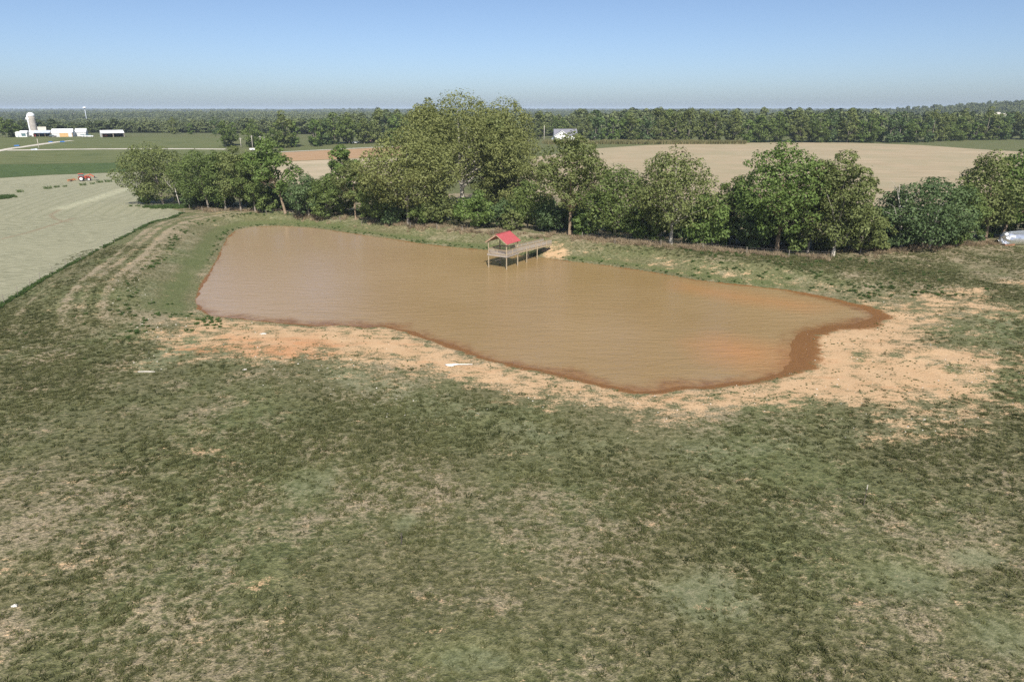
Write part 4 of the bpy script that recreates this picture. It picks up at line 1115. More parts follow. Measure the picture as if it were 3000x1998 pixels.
def make_tractor():
    x, y, z = P(240, 531)
    t = empty('tractor', (x, y, z + 0.04), math.radians(24), 'orange red tractor with cab and raised front loader on the hay field', 'tractor')
    TR, CH = M['tractor_red'], M['chassis']
    for s_ in (-1, 1):
        wheel(t, 0, s_ * 0.95, 0.88, 0.5, 'rear_wheel'); wheel(t, 2.45, s_ * 0.88, 0.58, 0.36, 'front_wheel')
        f = MB().prism([(-0.95, 1.0), (-0.85, 1.55), (-0.4, 1.86), (0.45, 1.86), (0.85, 1.45), (0.72, 1.4), (0.35, 1.72), (-0.35, 1.72), (-0.7, 1.45), (-0.8, 1.0)], s_ * 0.95 - 0.28, s_ * 0.95 + 0.28).build('fender', TR, t)
    MB().prism([(-0.5, 0.7), (-0.5, 1.2), (1.0, 1.25), (3.0, 1.05), (3.0, 0.62), (1.2, 0.6)], -0.32, 0.32).build('chassis', CH, t)
    MB().tube([(2.45, -0.8, 0.58), (2.45, 0.8, 0.58)], [0.1, 0.1], 8).build('front_axle', CH, t)
    MB().tube([(0, -0.85, 0.88), (0, 0.85, 0.88)], [0.16, 0.16], 8).build('rear_axle', CH, t)
    h = MB().prism([(0.95, 1.1), (0.95, 1.78), (2.2, 1.72), (2.95, 1.52), (3.1, 1.2), (3.0, 1.0)], -0.38, 0.38).build('hood', TR, t)
    MB().box(3.06, 3.12, -0.28, 0.28, 1.12, 1.42).build('grille', CH, h)
    MB().tube([(1.35, -0.3, 1.7), (1.35, -0.3, 2.55)], [0.05, 0.05], 8).build('exhaust', CH, t)
    g = MB().prism([(-0.6, 1.45), (-0.7, 2.5), (0.7, 2.5), (0.98, 1.75), (0.9, 1.3)], -0.62, 0.62).build('cab_window', M['cab_glass'], t)
    for px in ((-0.6, -0.7), (0.95, 0.7)):
        for s_ in (-1, 1): MB().bar((px[0], s_ * 0.63, 1.4), (px[1], s_ * 0.63, 2.52), 0.07).build('cab_pillar', CH, t)
    MB().prism([(-0.85, 2.52), (-0.8, 2.72), (0.75, 2.74), (0.95, 2.52)], -0.76, 0.76).build('cab_roof', M['loader_orange'], t)
    ld = M['loader_orange']
    for s_ in (-1, 1):
        a = MB(); yy = s_ * 0.62
        a.bar((1.3, yy, 1.75), (2.9, yy, 2.35), 0.12, 0.2); a.bar((2.85, yy, 2.38), (4.35, yy, 1.35), 0.12, 0.2)
        a.build('loader_arm', ld, t)
        MB().bar((1.45, yy, 0.85), (1.45, yy, 1.85), 0.14, 0.16).build('loader_mast', ld, t)
        MB().bar((1.6, yy, 1.2), (2.9, yy, 2.1), 0.07).build('lift_cylinder', CH, t)
    MB().bar((3.3, -0.6, 2.05), (3.3, 0.6, 2.05), 0.12).build('cross_tube', ld, t)
    MB().prism([(4.2, 1.0), (4.25, 1.6), (4.4, 1.62), (4.45, 1.15), (5.2, 1.1), (5.2, 1.04)], -0.85, 0.85).build('bucket', CH, t)
    # hay rake drawn behind
    r = empty('hay_rake', (0, 0, 0), math.radians(24), 'small orange hay rake towed behind the tractor', 'rake')
    r.location = Vector(t.location) + Matrix.Rotation(math.radians(24), 3, 'Z') @ Vector((-2.9, 0, 0))
    ro = M['rake_orange']
    MB().bar((2.0, 0, 0.55), (-0.2, 0.3, 0.6), 0.1).build('drawbar', ro, r)
    MB().bar((0.5, 1.4, 0.72), (-1.3, -1.5, 0.72), 0.12).build('frame_beam', ro, r)
    MB().bar((0.1, 0.9, 1.05), (0.6, 0.1, 0.6), 0.1).build('mast', ro, r)
    for k in range(5):
        f = k / 4; cx, cy = 0.5 - 1.8 * f, 1.4 - 2.9 * f
        o = MB(); n = 14
        for q in range(n):
            a = 2 * math.pi * q / n; o.bar((0, 0, 0), (math.cos(a) * 0.5, 0.05, math.sin(a) * 0.5), 0.025)
        o.tube([(0, -0.04, 0), (0, 0.04, 0)], [0.22, 0.22], 12)
        w = o.build('rake_wheel', ro, r); w.location = (cx, cy, 0.5); w.rotation_euler = (0, 0, math.radians(35))
    for s_ in (-1, 1):
        w = mesh_obj('tyre', *ring_mesh(0.3, 0.16, 0.16, 16), M['tyre'], r); w.location = (-0.5, s_ * 0.75, 0.3)
make_tractor()

# ------------------------------------------------------------------ farm buildings
def gable(name, loc, rz, L, Wd, eave, ridge, wall, roof, label, cat, ov=0.3, open_front=False, parts=None, group=None):
    """long side faces local -y; ridge along x"""
    e = empty(name, loc, rz, label, cat, group)
    hl = L / 2; hw = Wd / 2
    b = -0.8
    if not open_front: MB().box(-hl, hl, -hw, -hw + 0.15, b, eave).build('front_wall', wall, e)
    MB().box(-hl, hl, hw - 0.15, hw, b, eave).build('back_wall', wall, e)
    for s_ in (-1, 1):
        x0, x1 = (s_ * hl - 0.15, s_ * hl) if s_ > 0 else (s_ * hl, s_ * hl + 0.15)
        m = MB(); pf = [(-hw + 0.15, b), (hw - 0.15, b), (hw - 0.15, eave), (0, ridge - 0.05), (-hw + 0.15, eave)]
        n = 5; m.add([(x0, y, z) for y, z in pf] + [(x1, y, z) for y, z in pf], [tuple(range(n)), tuple(range(2 * n - 1, n - 1, -1))] + [(i, i + n, (i + 1) % n + n, (i + 1) % n) for i in range(n)])
        m.build('gable_wall', M['grey_metal'] if wall is M['barn_wall'] and s_ > 0 else wall, e)  # right end of white barns in bluish grey: its shade painted as colour
    sl = (ridge - eave) / hw
    for s_ in (-1, 1):
        ye = s_ * (hw + ov); ze = eave - ov * sl
        m = MB(); th = 0.12
        vs_ = [(-hl - ov, 0, ridge), (hl + ov, 0, ridge), (hl + ov, ye, ze), (-hl - ov, ye, ze)]
        m.add(vs_ + [(x, y, z + th) for x, y, z in vs_], [(0, 1, 2, 3), (7, 6, 5, 4), (0, 4, 5, 1), (1, 5, 6, 2), (2, 6, 7, 3), (3, 7, 4, 0)])
        r = m.build('roof_slope', roof, e)
    return e
def slab(e, name, mat, x0, x1, z0, z1, y, t=0.1): return MB().box(x0, x1, y - t, y, z0, z1).build(name, mat, e)

WM, WPt, GMt = M['white_metal'], M['white_paint'], M['grey_metal']
bx, by, bz = P(178, 402.5)
mb_ = mpp(by, bz)
face = math.atan2(bx, by) * -1       # turn of the line of sight
bx -= 1.5
barn = gable('white_barn', (bx, by + 6, bz), 0.25, 54 * mb_, 26 * mb_, 2.9, 5.0, M['barn_wall'], WM, 'large white metal barn with a tan sliding door beside the silo', 'barn')
slab(barn, 'sliding_door', M['tan_door'], -1.5, 3.6, -0.5, 2.4, -13 * mb_ - 0.01, 0.12)
slab(barn, 'corner_trim', M['tan_door'], 11.6 * 0.5, 6.1, -0.5, 2.7, -13 * mb_ - 0.01, 0.08)
for k in range(3): MB().box(-3.6 + 3.4 * k, -2.9 + 3.4 * k, -3.0, -2.3, 3.6, 4.75).build('roof_vent', WPt, barn)
barn2 = gable('white_barn', (bx + 7.4, by + 14, bz), 0.25, 28 * mb_, 22 * mb_, 2.9, 5.0, M['barn_wall'], WM, 'white metal shed joined behind the right end of the large barn', 'barn')
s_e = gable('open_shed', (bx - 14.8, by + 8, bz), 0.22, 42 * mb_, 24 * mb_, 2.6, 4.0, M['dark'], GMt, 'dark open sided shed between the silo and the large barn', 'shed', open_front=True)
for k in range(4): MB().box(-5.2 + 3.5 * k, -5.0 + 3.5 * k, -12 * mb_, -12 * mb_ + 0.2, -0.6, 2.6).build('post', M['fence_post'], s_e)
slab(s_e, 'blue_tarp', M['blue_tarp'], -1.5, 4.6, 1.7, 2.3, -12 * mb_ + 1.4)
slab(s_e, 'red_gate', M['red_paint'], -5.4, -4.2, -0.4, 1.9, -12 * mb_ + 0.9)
milk = gable('milk_house', (bx - 25.5, by + 3, bz), 0.2, 30 * mb_, 18 * mb_, 2.7, 3.9, WPt, WM, 'small white block building at the foot of the silo', 'shed')
slab(milk, 'window', M['cab_glass'], 0.2, 2.8, 0.6, 2.2, -9 * mb_ - 0.01)
slab(milk, 'door', GMt, -2.2, -1.2, -0.5, 1.9, -9 * mb_ - 0.01)
hse = gable('farm_house', (x_at(121, by + 30, bz), by + 30, bz - 0.5), 0.5, 7, 6, 4.2, 6.2, WPt, M['gravel'], 'cream house behind the dark open shed', 'house')
slab(hse, 'window', M['dark'], -2.5, -1.5, 2.6, 3.8, -3.01); slab(hse, 'window', M['dark'], 1.5, 2.5, 2.6, 3.8, -3.01)

# silo
def make_silo():
    x, y, z = P(104, 402)
    y += 8; x = x_at(103, y, z); z = H1(x, y); m = mpp(y, z)
    top = z_at(330, y) - z; r = 9.7 * m
    e = empty('silo', (x, y, z), 0, 'tall concrete tower silo with white domed cap at the left', 'silo')
    hc = top - r * 0.95
    n = 28
    shaft = MB().tube([(0, 0, -1)] + [(0, 0, hc * k / 6) for k in range(1, 7)], [r] * 7, n).build('shaft', M['concrete'], e, smooth=True)
    for k in range(1, 15):
        MB().tube([(0, 0, hc * k / 15 - 0.05), (0, 0, hc * k / 15 + 0.05)], [r * 1.012] * 2, n, caps=False).build('hoop', M['concrete'], shaft, smooth=True)
    dome = MB().tube([(0, 0, hc - 0.2), (0, 0, hc + 0.15)] + [(0, 0, hc + 0.15 + r * 0.9 * math.sin(a)) for a in (0.3, 0.6, 0.9, 1.2, 1.45)], [r * 1.05, r * 1.05] + [r * 1.03 * math.cos(a) for a in (0.3, 0.6, 0.9, 1.2, 1.45)], n).build('dome', WM, e, smooth=True)
    MB().bar((-r * 0.45, -r * 0.98, -0.5), (-r * 0.45, -r * 0.98, hc + 0.3), 0.75, 0.6, up=(0, 1, 0)).build('unloading_chute', WM, e)
    MB().box(-r * 1.0, -r * 0.1, -r * 1.1, -r * 0.7, hc - 2.4, hc - 1.1).build('platform', WPt, e)
    MB().box(-r * 1.12, r * 1.12, -r * 1.12, r * 1.12, -1.2, 3.6).build('base_room', WPt, e)
make_silo()

# the separate machine shed
sx, sy, sz = P(330, 403.5); ms = mpp(sy, sz)
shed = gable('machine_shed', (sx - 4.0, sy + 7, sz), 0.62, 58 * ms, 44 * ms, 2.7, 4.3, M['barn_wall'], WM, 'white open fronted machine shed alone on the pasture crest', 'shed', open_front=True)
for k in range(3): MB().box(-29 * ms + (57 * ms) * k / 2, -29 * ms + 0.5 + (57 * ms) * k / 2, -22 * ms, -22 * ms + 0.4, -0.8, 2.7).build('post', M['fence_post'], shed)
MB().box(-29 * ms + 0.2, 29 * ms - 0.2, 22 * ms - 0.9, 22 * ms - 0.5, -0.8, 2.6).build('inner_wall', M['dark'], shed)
t_ = empty('skid_loader', P(305, 403), 0.4, 'small orange loader parked inside the machine shed mouth', 'loader'); t_.location.y += 2.0
MB().prism([(-1.2, 0.4), (-1.2, 1.2), (-0.5, 1.5), (0.8, 1.4), (1.2, 0.9), (1.2, 0.4)], -0.7, 0.7).build('body', M['loader_orange'], t_)
MB().box(-0.5, 0.5, -0.6, 0.6, 1.4, 2.1).build('cab', M['chassis'], t_)
for s_ in (-1, 1):
    for xx in (-0.7, 0.7):
        w = mesh_obj('wheel', *ring_mesh(0.42, 0.2, 0.3, 14), M['tyre'], t_); w.location = (xx, s_ * 0.75, 0.42)

# parked vehicles and trailers right of the barn: low pale shapes
def car(px, py, rz, col, label, L=4.6, dy=3.0, group=None, lift=0.0):
    x, y, z = P(px, py); y += dy; e = empty('parked_car', (x, y, H1(x, y) + lift), rz, label, 'car', group)
    MB().prism([(-L / 2, 0.35), (-L / 2, 0.85), (-L * .38, 0.95), (L * .3, 0.95), (L / 2, 0.8), (L / 2, 0.35)], -0.88, 0.88).build('body', col, e)
    MB().prism([(-L * .36, 0.95), (-L * .27, 1.45), (L * .08, 1.47), (L * .24, 0.95)], -0.76, 0.76).build('window', M['cab_glass'], e)
    for s_ in (-1, 1):
        for xx in (-L * .3, L * .3):
            w = mesh_obj('wheel', *ring_mesh(0.34, 0.18, 0.22, 14), M['tyre'], e); w.location = (xx, s_ * 0.8, 0.34)
    return e
car(151, 403, 0.2, M['chassis'], 'dark car parked before the large barn', dy=1.0)
car(236, 402.5, 0.1, WPt, 'white car parked nearest the barn end', dy=3)
car(248, 402.8, 0.3, WPt, 'white car in the middle of the row right of the barn', dy=2)
car(258, 403, 0.2, WPt, 'white car at the outer end of the row right of the barn', dy=2)
car(1042, 421.5, 0.1, WPt, 'white car before the wood edge behind the crop field', dy=2)

def pole(px, base_py, top_py, label, dy=0, arm=False, r=0.16):
    x, y, z = P(px, base_py); y += dy
    h = z_at(top_py, y) - z
    e = empty('utility_pole', (x, y, z), 0, label, 'pole', 'utility poles')
    MB().tube([(0, 0, -0.5), (0, 0, h * .5), (0, 0, h)], [r * 1.1, r, r * 0.8], 8).build('shaft', M['pole'], e, smooth=True)
    if arm:
        MB().bar((-0.9, 0, h - 0.5), (0.9, 0, h - 0.5), 0.12).build('crossarm', M['pole'], e)
pole(115, 438, 407, 'lone pale utility pole beside the gravel road')
pole(707, 434, 404, 'leftmost utility pole before the dark grove', arm=True)
pole(741, 438, 397, 'second and taller utility pole before the dark grove', arm=True)
pole(766, 441, 399, 'third utility pole, partly behind the leaning tree', arm=True)
pole(778, 442, 400, 'fourth utility pole, close right of the third', arm=True)
pole(1594, 416, 368, 'white pole left of the white house', r=0.2)
e = dead_tree((820, 431), 386, 'bleached dead trunk at the edge of the wood behind the crop field', 21, 0.22, (-0.1, 0, 1), depth=1, spread=0.3)

# white truck trailer / hoop seen over the leaning tree
x, y, z = P(740, 442); e = empty('white_trailer', (x, y, z), 0.15, 'white trailer parked on the gravel road above the hedgerow', 'trailer')
MB().box(-1.4, 1.4, -0.7, 0.7, 0.5, 1.25).build('box', WPt, e)
for s_ in (-1, 1):
    w = mesh_obj('wheel', *ring_mesh(0.35, 0.18, 0.25, 14), M['tyre'], e); w.location = (0.3, s_ * 0.7, 0.35)

# blue tarps and water tank beside the lane
def heap(name, px, py, w, h, mat, label, cat, seed):
    g = np.random.default_rng(seed); x, y, z = P(px, py); bm = bmesh.new(); bmesh.ops.create_icosphere(bm, subdivisions=3, radius=1)
    for v in bm.verts:
        k = 1 + 0.38 * math.sin(v.co.x * 5 + seed) * math.cos(v.co.y * 4 - seed) + g.normal() * 0.03
        v.co = Vector((v.co.x * w / 2 * k, v.co.y * w / 3 * k, max(v.co.z, -0.2) * h * k * (0.55 if name == 'white_rock' else 1.0)))
    me = bpy.data.meshes.new(name); bm.to_mesh(me); bm.free(); me.materials.append(mat); o = bpy.data.objects.new(name, me); COL.objects.link(o); o.location = (x, y, z + 0.05)
    o.rotation_euler = (0, 0, g.uniform(-0.4, 0.4))
    return tag(o, label, cat)
heap('tarp_heap', 51, 429, 2.8, 0.6, M['blue_tarp'], 'blue tarp heap lowest beside the farm lane', 'tarp', 2)
heap('tarp_heap', 149, 417.5, 2.8, 0.5, M['blue_tarp'], 'blue tarp heap halfway up the farm lane', 'tarp', 3)
heap('tarp_heap', 184, 417, 3.0, 0.5, M['blue_tarp'], 'blue tarp heap at the upper end of the farm lane', 'tarp', 4)
heap('feed_trough', 103, 440, 3.2, 0.6, M['grey_metal'], 'pale metal trough on the gravel road by the lone pole', 'trough', 6)

# white house behind the hedgerow
def make_house():
    x, y, z = P(1655, 414); y += 6; x = x_at(1655, y, z); z = H1(x, y); m = mpp(y, z)
    e = gable('white_house', (x, y, z), 0.06, 66 * m, 9.0, 3.6, 7.4, WPt, M['shingle'], 'white house with grey shingle roof seen over the hedgerow', 'house')
    wx_ = -14 * m
    m_ = MB().prism([(wx_ - 4.6, -0.8), (wx_ + 4.6, -0.8), (wx_ + 4.6, 3.5), (wx_, 6.4), (wx_ - 4.6, 3.5)], -8.2, -4.52).build('wing_wall', WPt, e)
    for s_ in (-1, 1):
        q = MB(); xe = wx_ + s_ * 5.1; ze = 3.2
        vs_ = [(wx_, -8.7, 6.46), (wx_, -1.0, 6.46), (xe, -1.0, ze), (xe, -8.7, ze)]
        q.add(vs_ + [(a_, b_, c_ + 0.15) for a_, b_, c_ in vs_], [(0, 1, 2, 3), (7, 6, 5, 4), (0, 4, 5, 1), (1, 5, 6, 2), (2, 6, 7, 3), (3, 7, 4, 0)])
        r_ = q.build('wing_roof', M['shingle'], e)
        MB().bar((wx_, -8.75, 6.5), (xe, -8.75, ze + 0.04), 0.06, 0.34).build('fascia', WPt, r_)
    for xx in (wx_ - 2.6, wx_ + 2.2): slab(e, 'window', M['dark'], xx, xx + 0.5, 0.9, 2.1, -8.21, 0.05)
    for xx in (6, 9): slab(e, 'window', M['dark'], xx - 2.0, xx - 1.0, 0.9, 2.2, -4.51, 0.05)
    slab(e, 'door', GMt, wx_ - 6.2, wx_ - 5.2, -0.2, 2.0, -4.51, 0.06)
make_house()
x, y, z = P(1740, 411)
fsh = gable('field_shed', (x, y + 4, z), 0.0, 4.2, 2.6, 1.4, 1.9, M['lumber'], M['gravel'], 'little tan shed right of the white house', 'shed')
for i, (px, py, L, lab) in enumerate(((1081, 417, 6, 'low brown roofed shed before the wood behind the crop field'), (1103, 417, 7, 'flat tan shed right of the brown roofed shed'))):
    x, y, z = P(px, py); gable('field_shed', (x, y + 3, z), 0.1, L, 4, 1.6, 2.6, M['brick'], M['lumber'], lab, 'shed')

# distant pale tower, long brick buildings and houses in the woods
def far_xyz(px, y, zoff=0): 
    z = 0
    for _ in range(4):
        x = x_at(px, y, z); z = H1(x, y)
    return x, y, z
x, y, z = far_xyz(261, 1150); ht = z_at(318, y) - z
e = empty('water_tower', (x, y, z), 0, 'slim pale water tower standing above the left woodland', 'tower')
MB().tube([(0, 0, 0), (0, 0, ht * .6), (0, 0, ht)], [0.6, 0.55, 0.5], 14).build('column', M['grey_metal'], e, smooth=True)
MB().tube([(0, 0, ht - 0.6), (0, 0, ht), (0, 0, ht + 1.5), (0, 0, ht + 2.2)], [0.6, 2.6, 2.6, 1.0], 18).build('tank', WM, e, smooth=True)
for i, (px, py, L, lab) in enumerate(((150, 334, 26, 'short pinkish brick building at the left of the distant row'), (182, 333, 50, 'long pinkish brick building in the middle of the distant row'), (218, 332, 60, 'longest pinkish brick building at the right of the distant row'))):
    y = 2300; x, y, z = far_xyz(px, y); zt = z_at(py - 2, y)
    e = empty('brick_building', (x, y, z), 0.05, lab, 'building', 'distant brick buildings')
    MB().box(-L / 2, L / 2, -8, 8, 0, zt - z - 4).build('wall', M['brick'], e); MB().box(-L / 2 - 1, L / 2 + 1, -9, 9, zt - z - 4, zt - z - 2.6).build('roof', M['gravel'], e)
for px, y, py, lab, mat in ((2638, 950, 341, 'red walled house half hidden in the right woodland', M['red_paint']), (2905, 1050, 330, 'white house among trees on the right wooded slope', WPt), (2928, 1060, 333, 'second white house lower right on the wooded slope', WPt)):
    x, y, z = far_xyz(px, y); zt = z_at(py, y)
    g_ = gable('hillside_house', (x, y, zt - 7), 0.2, 11, 8, 4, 7, mat, M['gravel'], lab, 'house')
    MB().box(-5.3, 5.3, -3.8, 3.8, min(z - zt + 6, -1), 0.0).build('foundation', M['concrete'], g_)
    for k in (-3, 0, 3): slab(g_, 'window', M['dark'], k - 0.5, k + 0.5, 1.5, 3, -4.01, 0.05)

# ------------------------------------------------------------------ silver tank by the right edge
def make_tank():
    x, y, z = P(2962, 719); r = 1.28
    e = empty('metal_tank', (x, y + 0.6, z), math.radians(8), 'dented silver metal tank lying at the right hedgerow foot', 'tank')
    g = np.random.default_rng(3); n = 30; rows = [(-1.95, 0.35), (-1.75, 0.72), (-1.3, 0.95), (-1.0, 1.0), (0, 1.0), (1.0, 1.0), (2.2, 1.0), (3.4, 1.0), (4.4, 1.0), (4.7, 0.9), (4.9, 0.4)]
    vs_ = []
    for xx, k in rows:
        for q in range(n):
            a = 2 * math.pi * q / n; dent = 1 + (0.16 * math.sin(3 * a + xx * 3) + 0.10 * math.sin(7 * a + xx)) * max(0, min(1, (-0.6 - xx))) + 0.012 * math.sin(5 * a + xx * 2)
            vs_.append((xx + (0.25 * math.sin(2 * a + 1) if xx < -1.2 else 0), math.cos(a) * r * k * dent, r * 0.93 + math.sin(a) * r * k * dent))
    fs_ = [(i * n + q, i * n + (q + 1) % n, (i + 1) * n + (q + 1) % n, (i + 1) * n + q) for i in range(len(rows) - 1) for q in range(n)]
    fs_ += [tuple(range(n))[::-1], tuple((len(rows) - 1) * n + q for q in range(n))]
    o = mesh_obj('shell', vs_, fs_, M['tank'], e, smooth=False)
    for xx in (0.9, 3.3): MB().tube([(xx - 0.05, 0, r * 0.93), (xx + 0.05, 0, r * 0.93)], [r * 1.015] * 2, n, caps=False).build('band', M['tank'], e)
    for xx in (0.2, 3.2):
        for s_ in (-1, 1): MB().bar((xx, s_ * 0.9, -0.25), (xx, s_ * 0.8, 0.5), 0.12).build('leg', M['rust'], e)
    MB().bar((-0.6, -0.2, r * 1.93 + 0.03), (5.0, -0.2, r * 1.93 + 0.18), 0.35, 0.05).build('roof_sheet', M['grey_metal'], e)
    MB().bar((-2.3, -0.5, 0.75), (-1.7, -0.7, 1.15), 0.3, 0.05).build('torn_flap', M['tank'], e)
    q = MB(); q.add([(-1.9, -0.9, -0.1), (0.3, -1.15, -0.1), (0.3, -1.05, 0.35), (-1.7, -0.8, 0.42)], [(0, 1, 2, 3)])
    q2 = MB().box(-1.7, 0.4, -0.95, 0.6, -0.1, 0.3).build('rusted_cradle', M['rust'], e)
make_tank()

# ------------------------------------------------------------------ fences
def fence(name, pts, step, hp, r, label, wires, mat, seed, lean=0.05):
    g = np.random.default_rng(seed); C = np.array(pts); L = np.hypot(*np.diff(C, axis=0).T).sum(); n = int(L / step); C = resample(C, n)
    C = C + g.normal(0, step * 0.05, C.shape)
    zz = height(C[:, 0], C[:, 1])
    e = empty(name, (C[0, 0], C[0, 1], zz[0]), 0, label, 'fence'); o0 = Vector((C[0, 0], C[0, 1], zz[0])); src = None
    for i in range(n):
        if src is None: src = MB().tube([(0, 0, -0.4), (0, 0, hp * .5), (0, 0, hp)], [r, r * .95, r * .85], 6).build('post', mat, e); q = src
        else: q = src.copy(); COL.objects.link(q); q.parent = e
        q.location = Vector((C[i, 0], C[i, 1], zz[i])) - o0; q.rotation_euler = (g.normal(0, lean), g.normal(0, lean), 0); s = g.uniform(0.85, 1.12); q.scale = (1, 1, s)
    for h in wires:
        MB().tube([Vector((C[i, 0], C[i, 1], zz[i] + h)) - o0 for i in range(n)], [0.008] * n, 4, caps=False).build('wire', M['wire'], e)
FW = np.array([P(*q)[:2] for q in FENCE_PX])
fence('wire_fence', FW, 4.6, 1.35, 0.045, 'thin wire fence between the hay field and the dam', (0.4, 0.75, 1.1), M['fence_post'], 4)
HP = [(560, 612), (700, 622), (860, 634), (1000, 648), (1150, 664), (1300, 676), (1450, 688)]
fence('wire_fence', np.array([P(*q)[:2] for q in HP]), 6.3, 1.25, 0.07, 'old post fence along the left hedgerow foot', (0.4, 0.8, 1.15), M['fence_post'], 5, 0.07)
HP2 = [(1700, 703), (1850, 716), (2000, 730), (2150, 744), (2300, 752), (2440, 758)]
fence('wire_fence', np.array([P(*q)[:2] for q in HP2]), 6.3, 1.25, 0.07, 'old post fence along the right hedgerow foot', (0.4, 0.8, 1.15), M['fence_post'], 6, 0.07)

def stake(px, base_py, top_py, mat, label, cap=False, r=0.03):
    x, y, z = P(px, base_py); h = z_at(top_py, y) - z
    e = empty('stake', (x, y, z), 0, label, 'stake')
    MB().tube([(0, 0, -0.3), (0.02, 0, h * .8)], [r, r], 6).build('shaft', mat, e)
    MB().tube([(0.02, 0, h * .8), (0.025, 0, h)], [r * 1.15, r * 1.15], 6).build('tip', M['white_rock'] if cap else mat, e)
stake(1176, 1594, 1562, M['steel_post'], 'dark steel stake in the foreground grass, left of centre')
stake(2530, 1480, 1420, M['steel_post'], 'thin stake with pale tip in the foreground grass at right', True, 0.025)

# ------------------------------------------------------------------ white rocks, logs, gravel, weeds, brush
def rock(px, py, w, h, label, seed, mat='white_rock', d=None):
    o = heap('white_rock', px, py, w, h, M[mat], label, 'rock', seed); return o
rock(772, 979, 0.7, 0.14, 'white slab on the orange clay at the left shore', 13)
rock(718, 1084, 0.42, 0.1, 'small white stone at the dark grass edge below the clay', 15)
rock(43, 1776, 0.3, 0.12, 'pale stone at the left edge of the lower pasture', 17)
x, y, z = P(428, 1091)
lg = MB().tube([(-0.8, 0, 0.07), (0, 0.05, 0.08), (0.9, 0.02, 0.06)], [0.07, 0.08, 0.05], 8).build('driftwood_log', M['deadwood'], None, smooth=True, loc=(x, y, z)); tag(lg, 'bleached stick lying in the grass left of the orange clay', 'log')
x, y, z = P(1304, 1071)
lg = MB().tube([(0, 0, 0.10), (0.35, -0.22, 0.12), (0.75, -0.25, 0.12), (1.05, -0.02, 0.13), (1.45, 0.10, 0.10), (2.1, 0.10, 0.10), (2.9, 0.16, 0.09)], [0.06, 0.13, 0.15, 0.12, 0.05, 0.045, 0.035], 8).build('driftwood_log', M['driftwood'], None, smooth=True, loc=(x, y, z)); tag(lg, 'long crooked white driftwood log on the near shore', 'log')

def pts_at(x, y, lift=0.0):
    return np.stack([x, y, height(x, y) + lift], 1)
bm = bmesh.new(); bmesh.ops.create_icosphere(bm, subdivisions=1, radius=1)
for v in bm.verts: v.co *= 1 + 0.25 * math.sin(v.co.x * 7 + v.co.y * 5)
me = bpy.data.meshes.new('pebble'); bm.to_mesh(me); bm.free(); me.materials.append(M['white_rock']); pebble = bpy.data.objects.new('pebble', me)
X = rng.uniform(-70, 75, 30000); Y = 1 / rng.uniform(1 / 130, 1 / 50, 30000); D_ = pond_d(X, Y)
m1, m2 = masks(X, Y, D_)
pr = (0.06 * sst(m1[:, 0], 0.15, 0.5) + 0.16 * np.exp(-((D_ - 17) / 4.0) ** 2) * (Y < 90) * sst(fbm(X, Y, 6, 3, 77), 0.45, 0.65) + 0.5 * (X < -40) * (Y < 118) * np.exp(-((D_ - 9) / 2.0) ** 2)) * (D_ > 1)
k = rng.uniform(size=len(X)) < pr
s = rng.gamma(1.6, 0.011, k.sum()) + 0.018
scatter('gravel_stones', pts_at(X[k], Y[k], 0.01), rotz(k.sum(), 0.4), np.stack([s * 1.4, s, s * 0.7], 1), rng.uniform(size=k.sum()), [pebble], 'scattered white pebbles on the clay and grass round the pond', 'gravel')

weed_p = [proto_blades('weed_shape', 40, 0.22, 0.5, 0.075, M['weed'], 0.5, 20 + i) for i in range(3)]
# weeds on the inner slope of the left dam, at the fence, and in small clumps on the shore
n = 42000; X = rng.uniform(-105, 70, n); Y = rng.uniform(58, 200, n); D_ = pond_d(X, Y)
lf = sst(-X, 34, 44) * sst(Y, 82, 98)
fd = polydist(FW, X, Y, False)
wn1 = fbm(X, Y, 3.0, 3, 81)
pr = lf * np.exp(-((D_ - 8.6) / 0.9) ** 2) * sst(wn1, 0.38, 0.6) * 1.0 + np.exp(-(fd / 0.55) ** 2) * 0.3
far_side = sst(Y - (104 - 0.25 * np.clip(X, -60, 80)), 0, 14)
pr = pr + 0.5 * far_side * np.exp(-((D_ - 1.5) / 0.8) ** 2) * (X < 45) + 0.35 * far_side * np.exp(-((D_ - 9.5) / 1.2) ** 2) * sst(wn1, 0.5, 0.65)
pr = pr + 0.9 * sst(D_, 0.8, 1.6) * (1 - sst(D_, 4 + 14 * sst(X, 20, 40), 22 + 12 * sst(X, 20, 40))) * (1 - far_side * (X < 30)) * (1 - lf) * sst(fbm(X, Y, 2.2, 3, 83), 0.56 - 0.06 * sst(X, 20, 40), 0.66)
pr = pr + 0.8 * np.exp(-(((X - P(600, 935)[0]) / 1.6) ** 2 + ((Y - P(600, 935)[1]) / 1.2) ** 2))
k = (rng.uniform(size=n) < pr) & (D_ > 0.5)
s = rng.uniform(0.45, 1.1, k.sum()) * np.where(fd[k] < 1.5, 1.25, 0.85) * np.where((D_[k] < 30) & (Y[k] < 95) & (X[k] > -36), 0.36, 1.0)
FWs = resample(FW, 2600); XF = FWs[:, 0] + rng.normal(0, 0.32, 2600); YF = FWs[:, 1] + rng.normal(0, 0.32, 2600)
kf = rng.uniform(size=2600) < 0.12 + 0.5 * sst(fbm(XF, YF, 5, 3, 88), 0.4, 0.6)
X = np.concatenate([X[k], XF[kf]]); Y = np.concatenate([Y[k], YF[kf]]); s = np.concatenate([s, rng.uniform(0.35, 1.0, kf.sum())]); k = np.ones(len(X), bool)
scatter('bank_weeds', pts_at(X[k], Y[k]), rotz(k.sum(), 0.12), scl3(s, 0.8), np.clip(rng.normal(0.4, 0.25, k.sum()), 0, 1), weed_p, 'green weeds along the dam, the fence and the water edge', 'weeds')

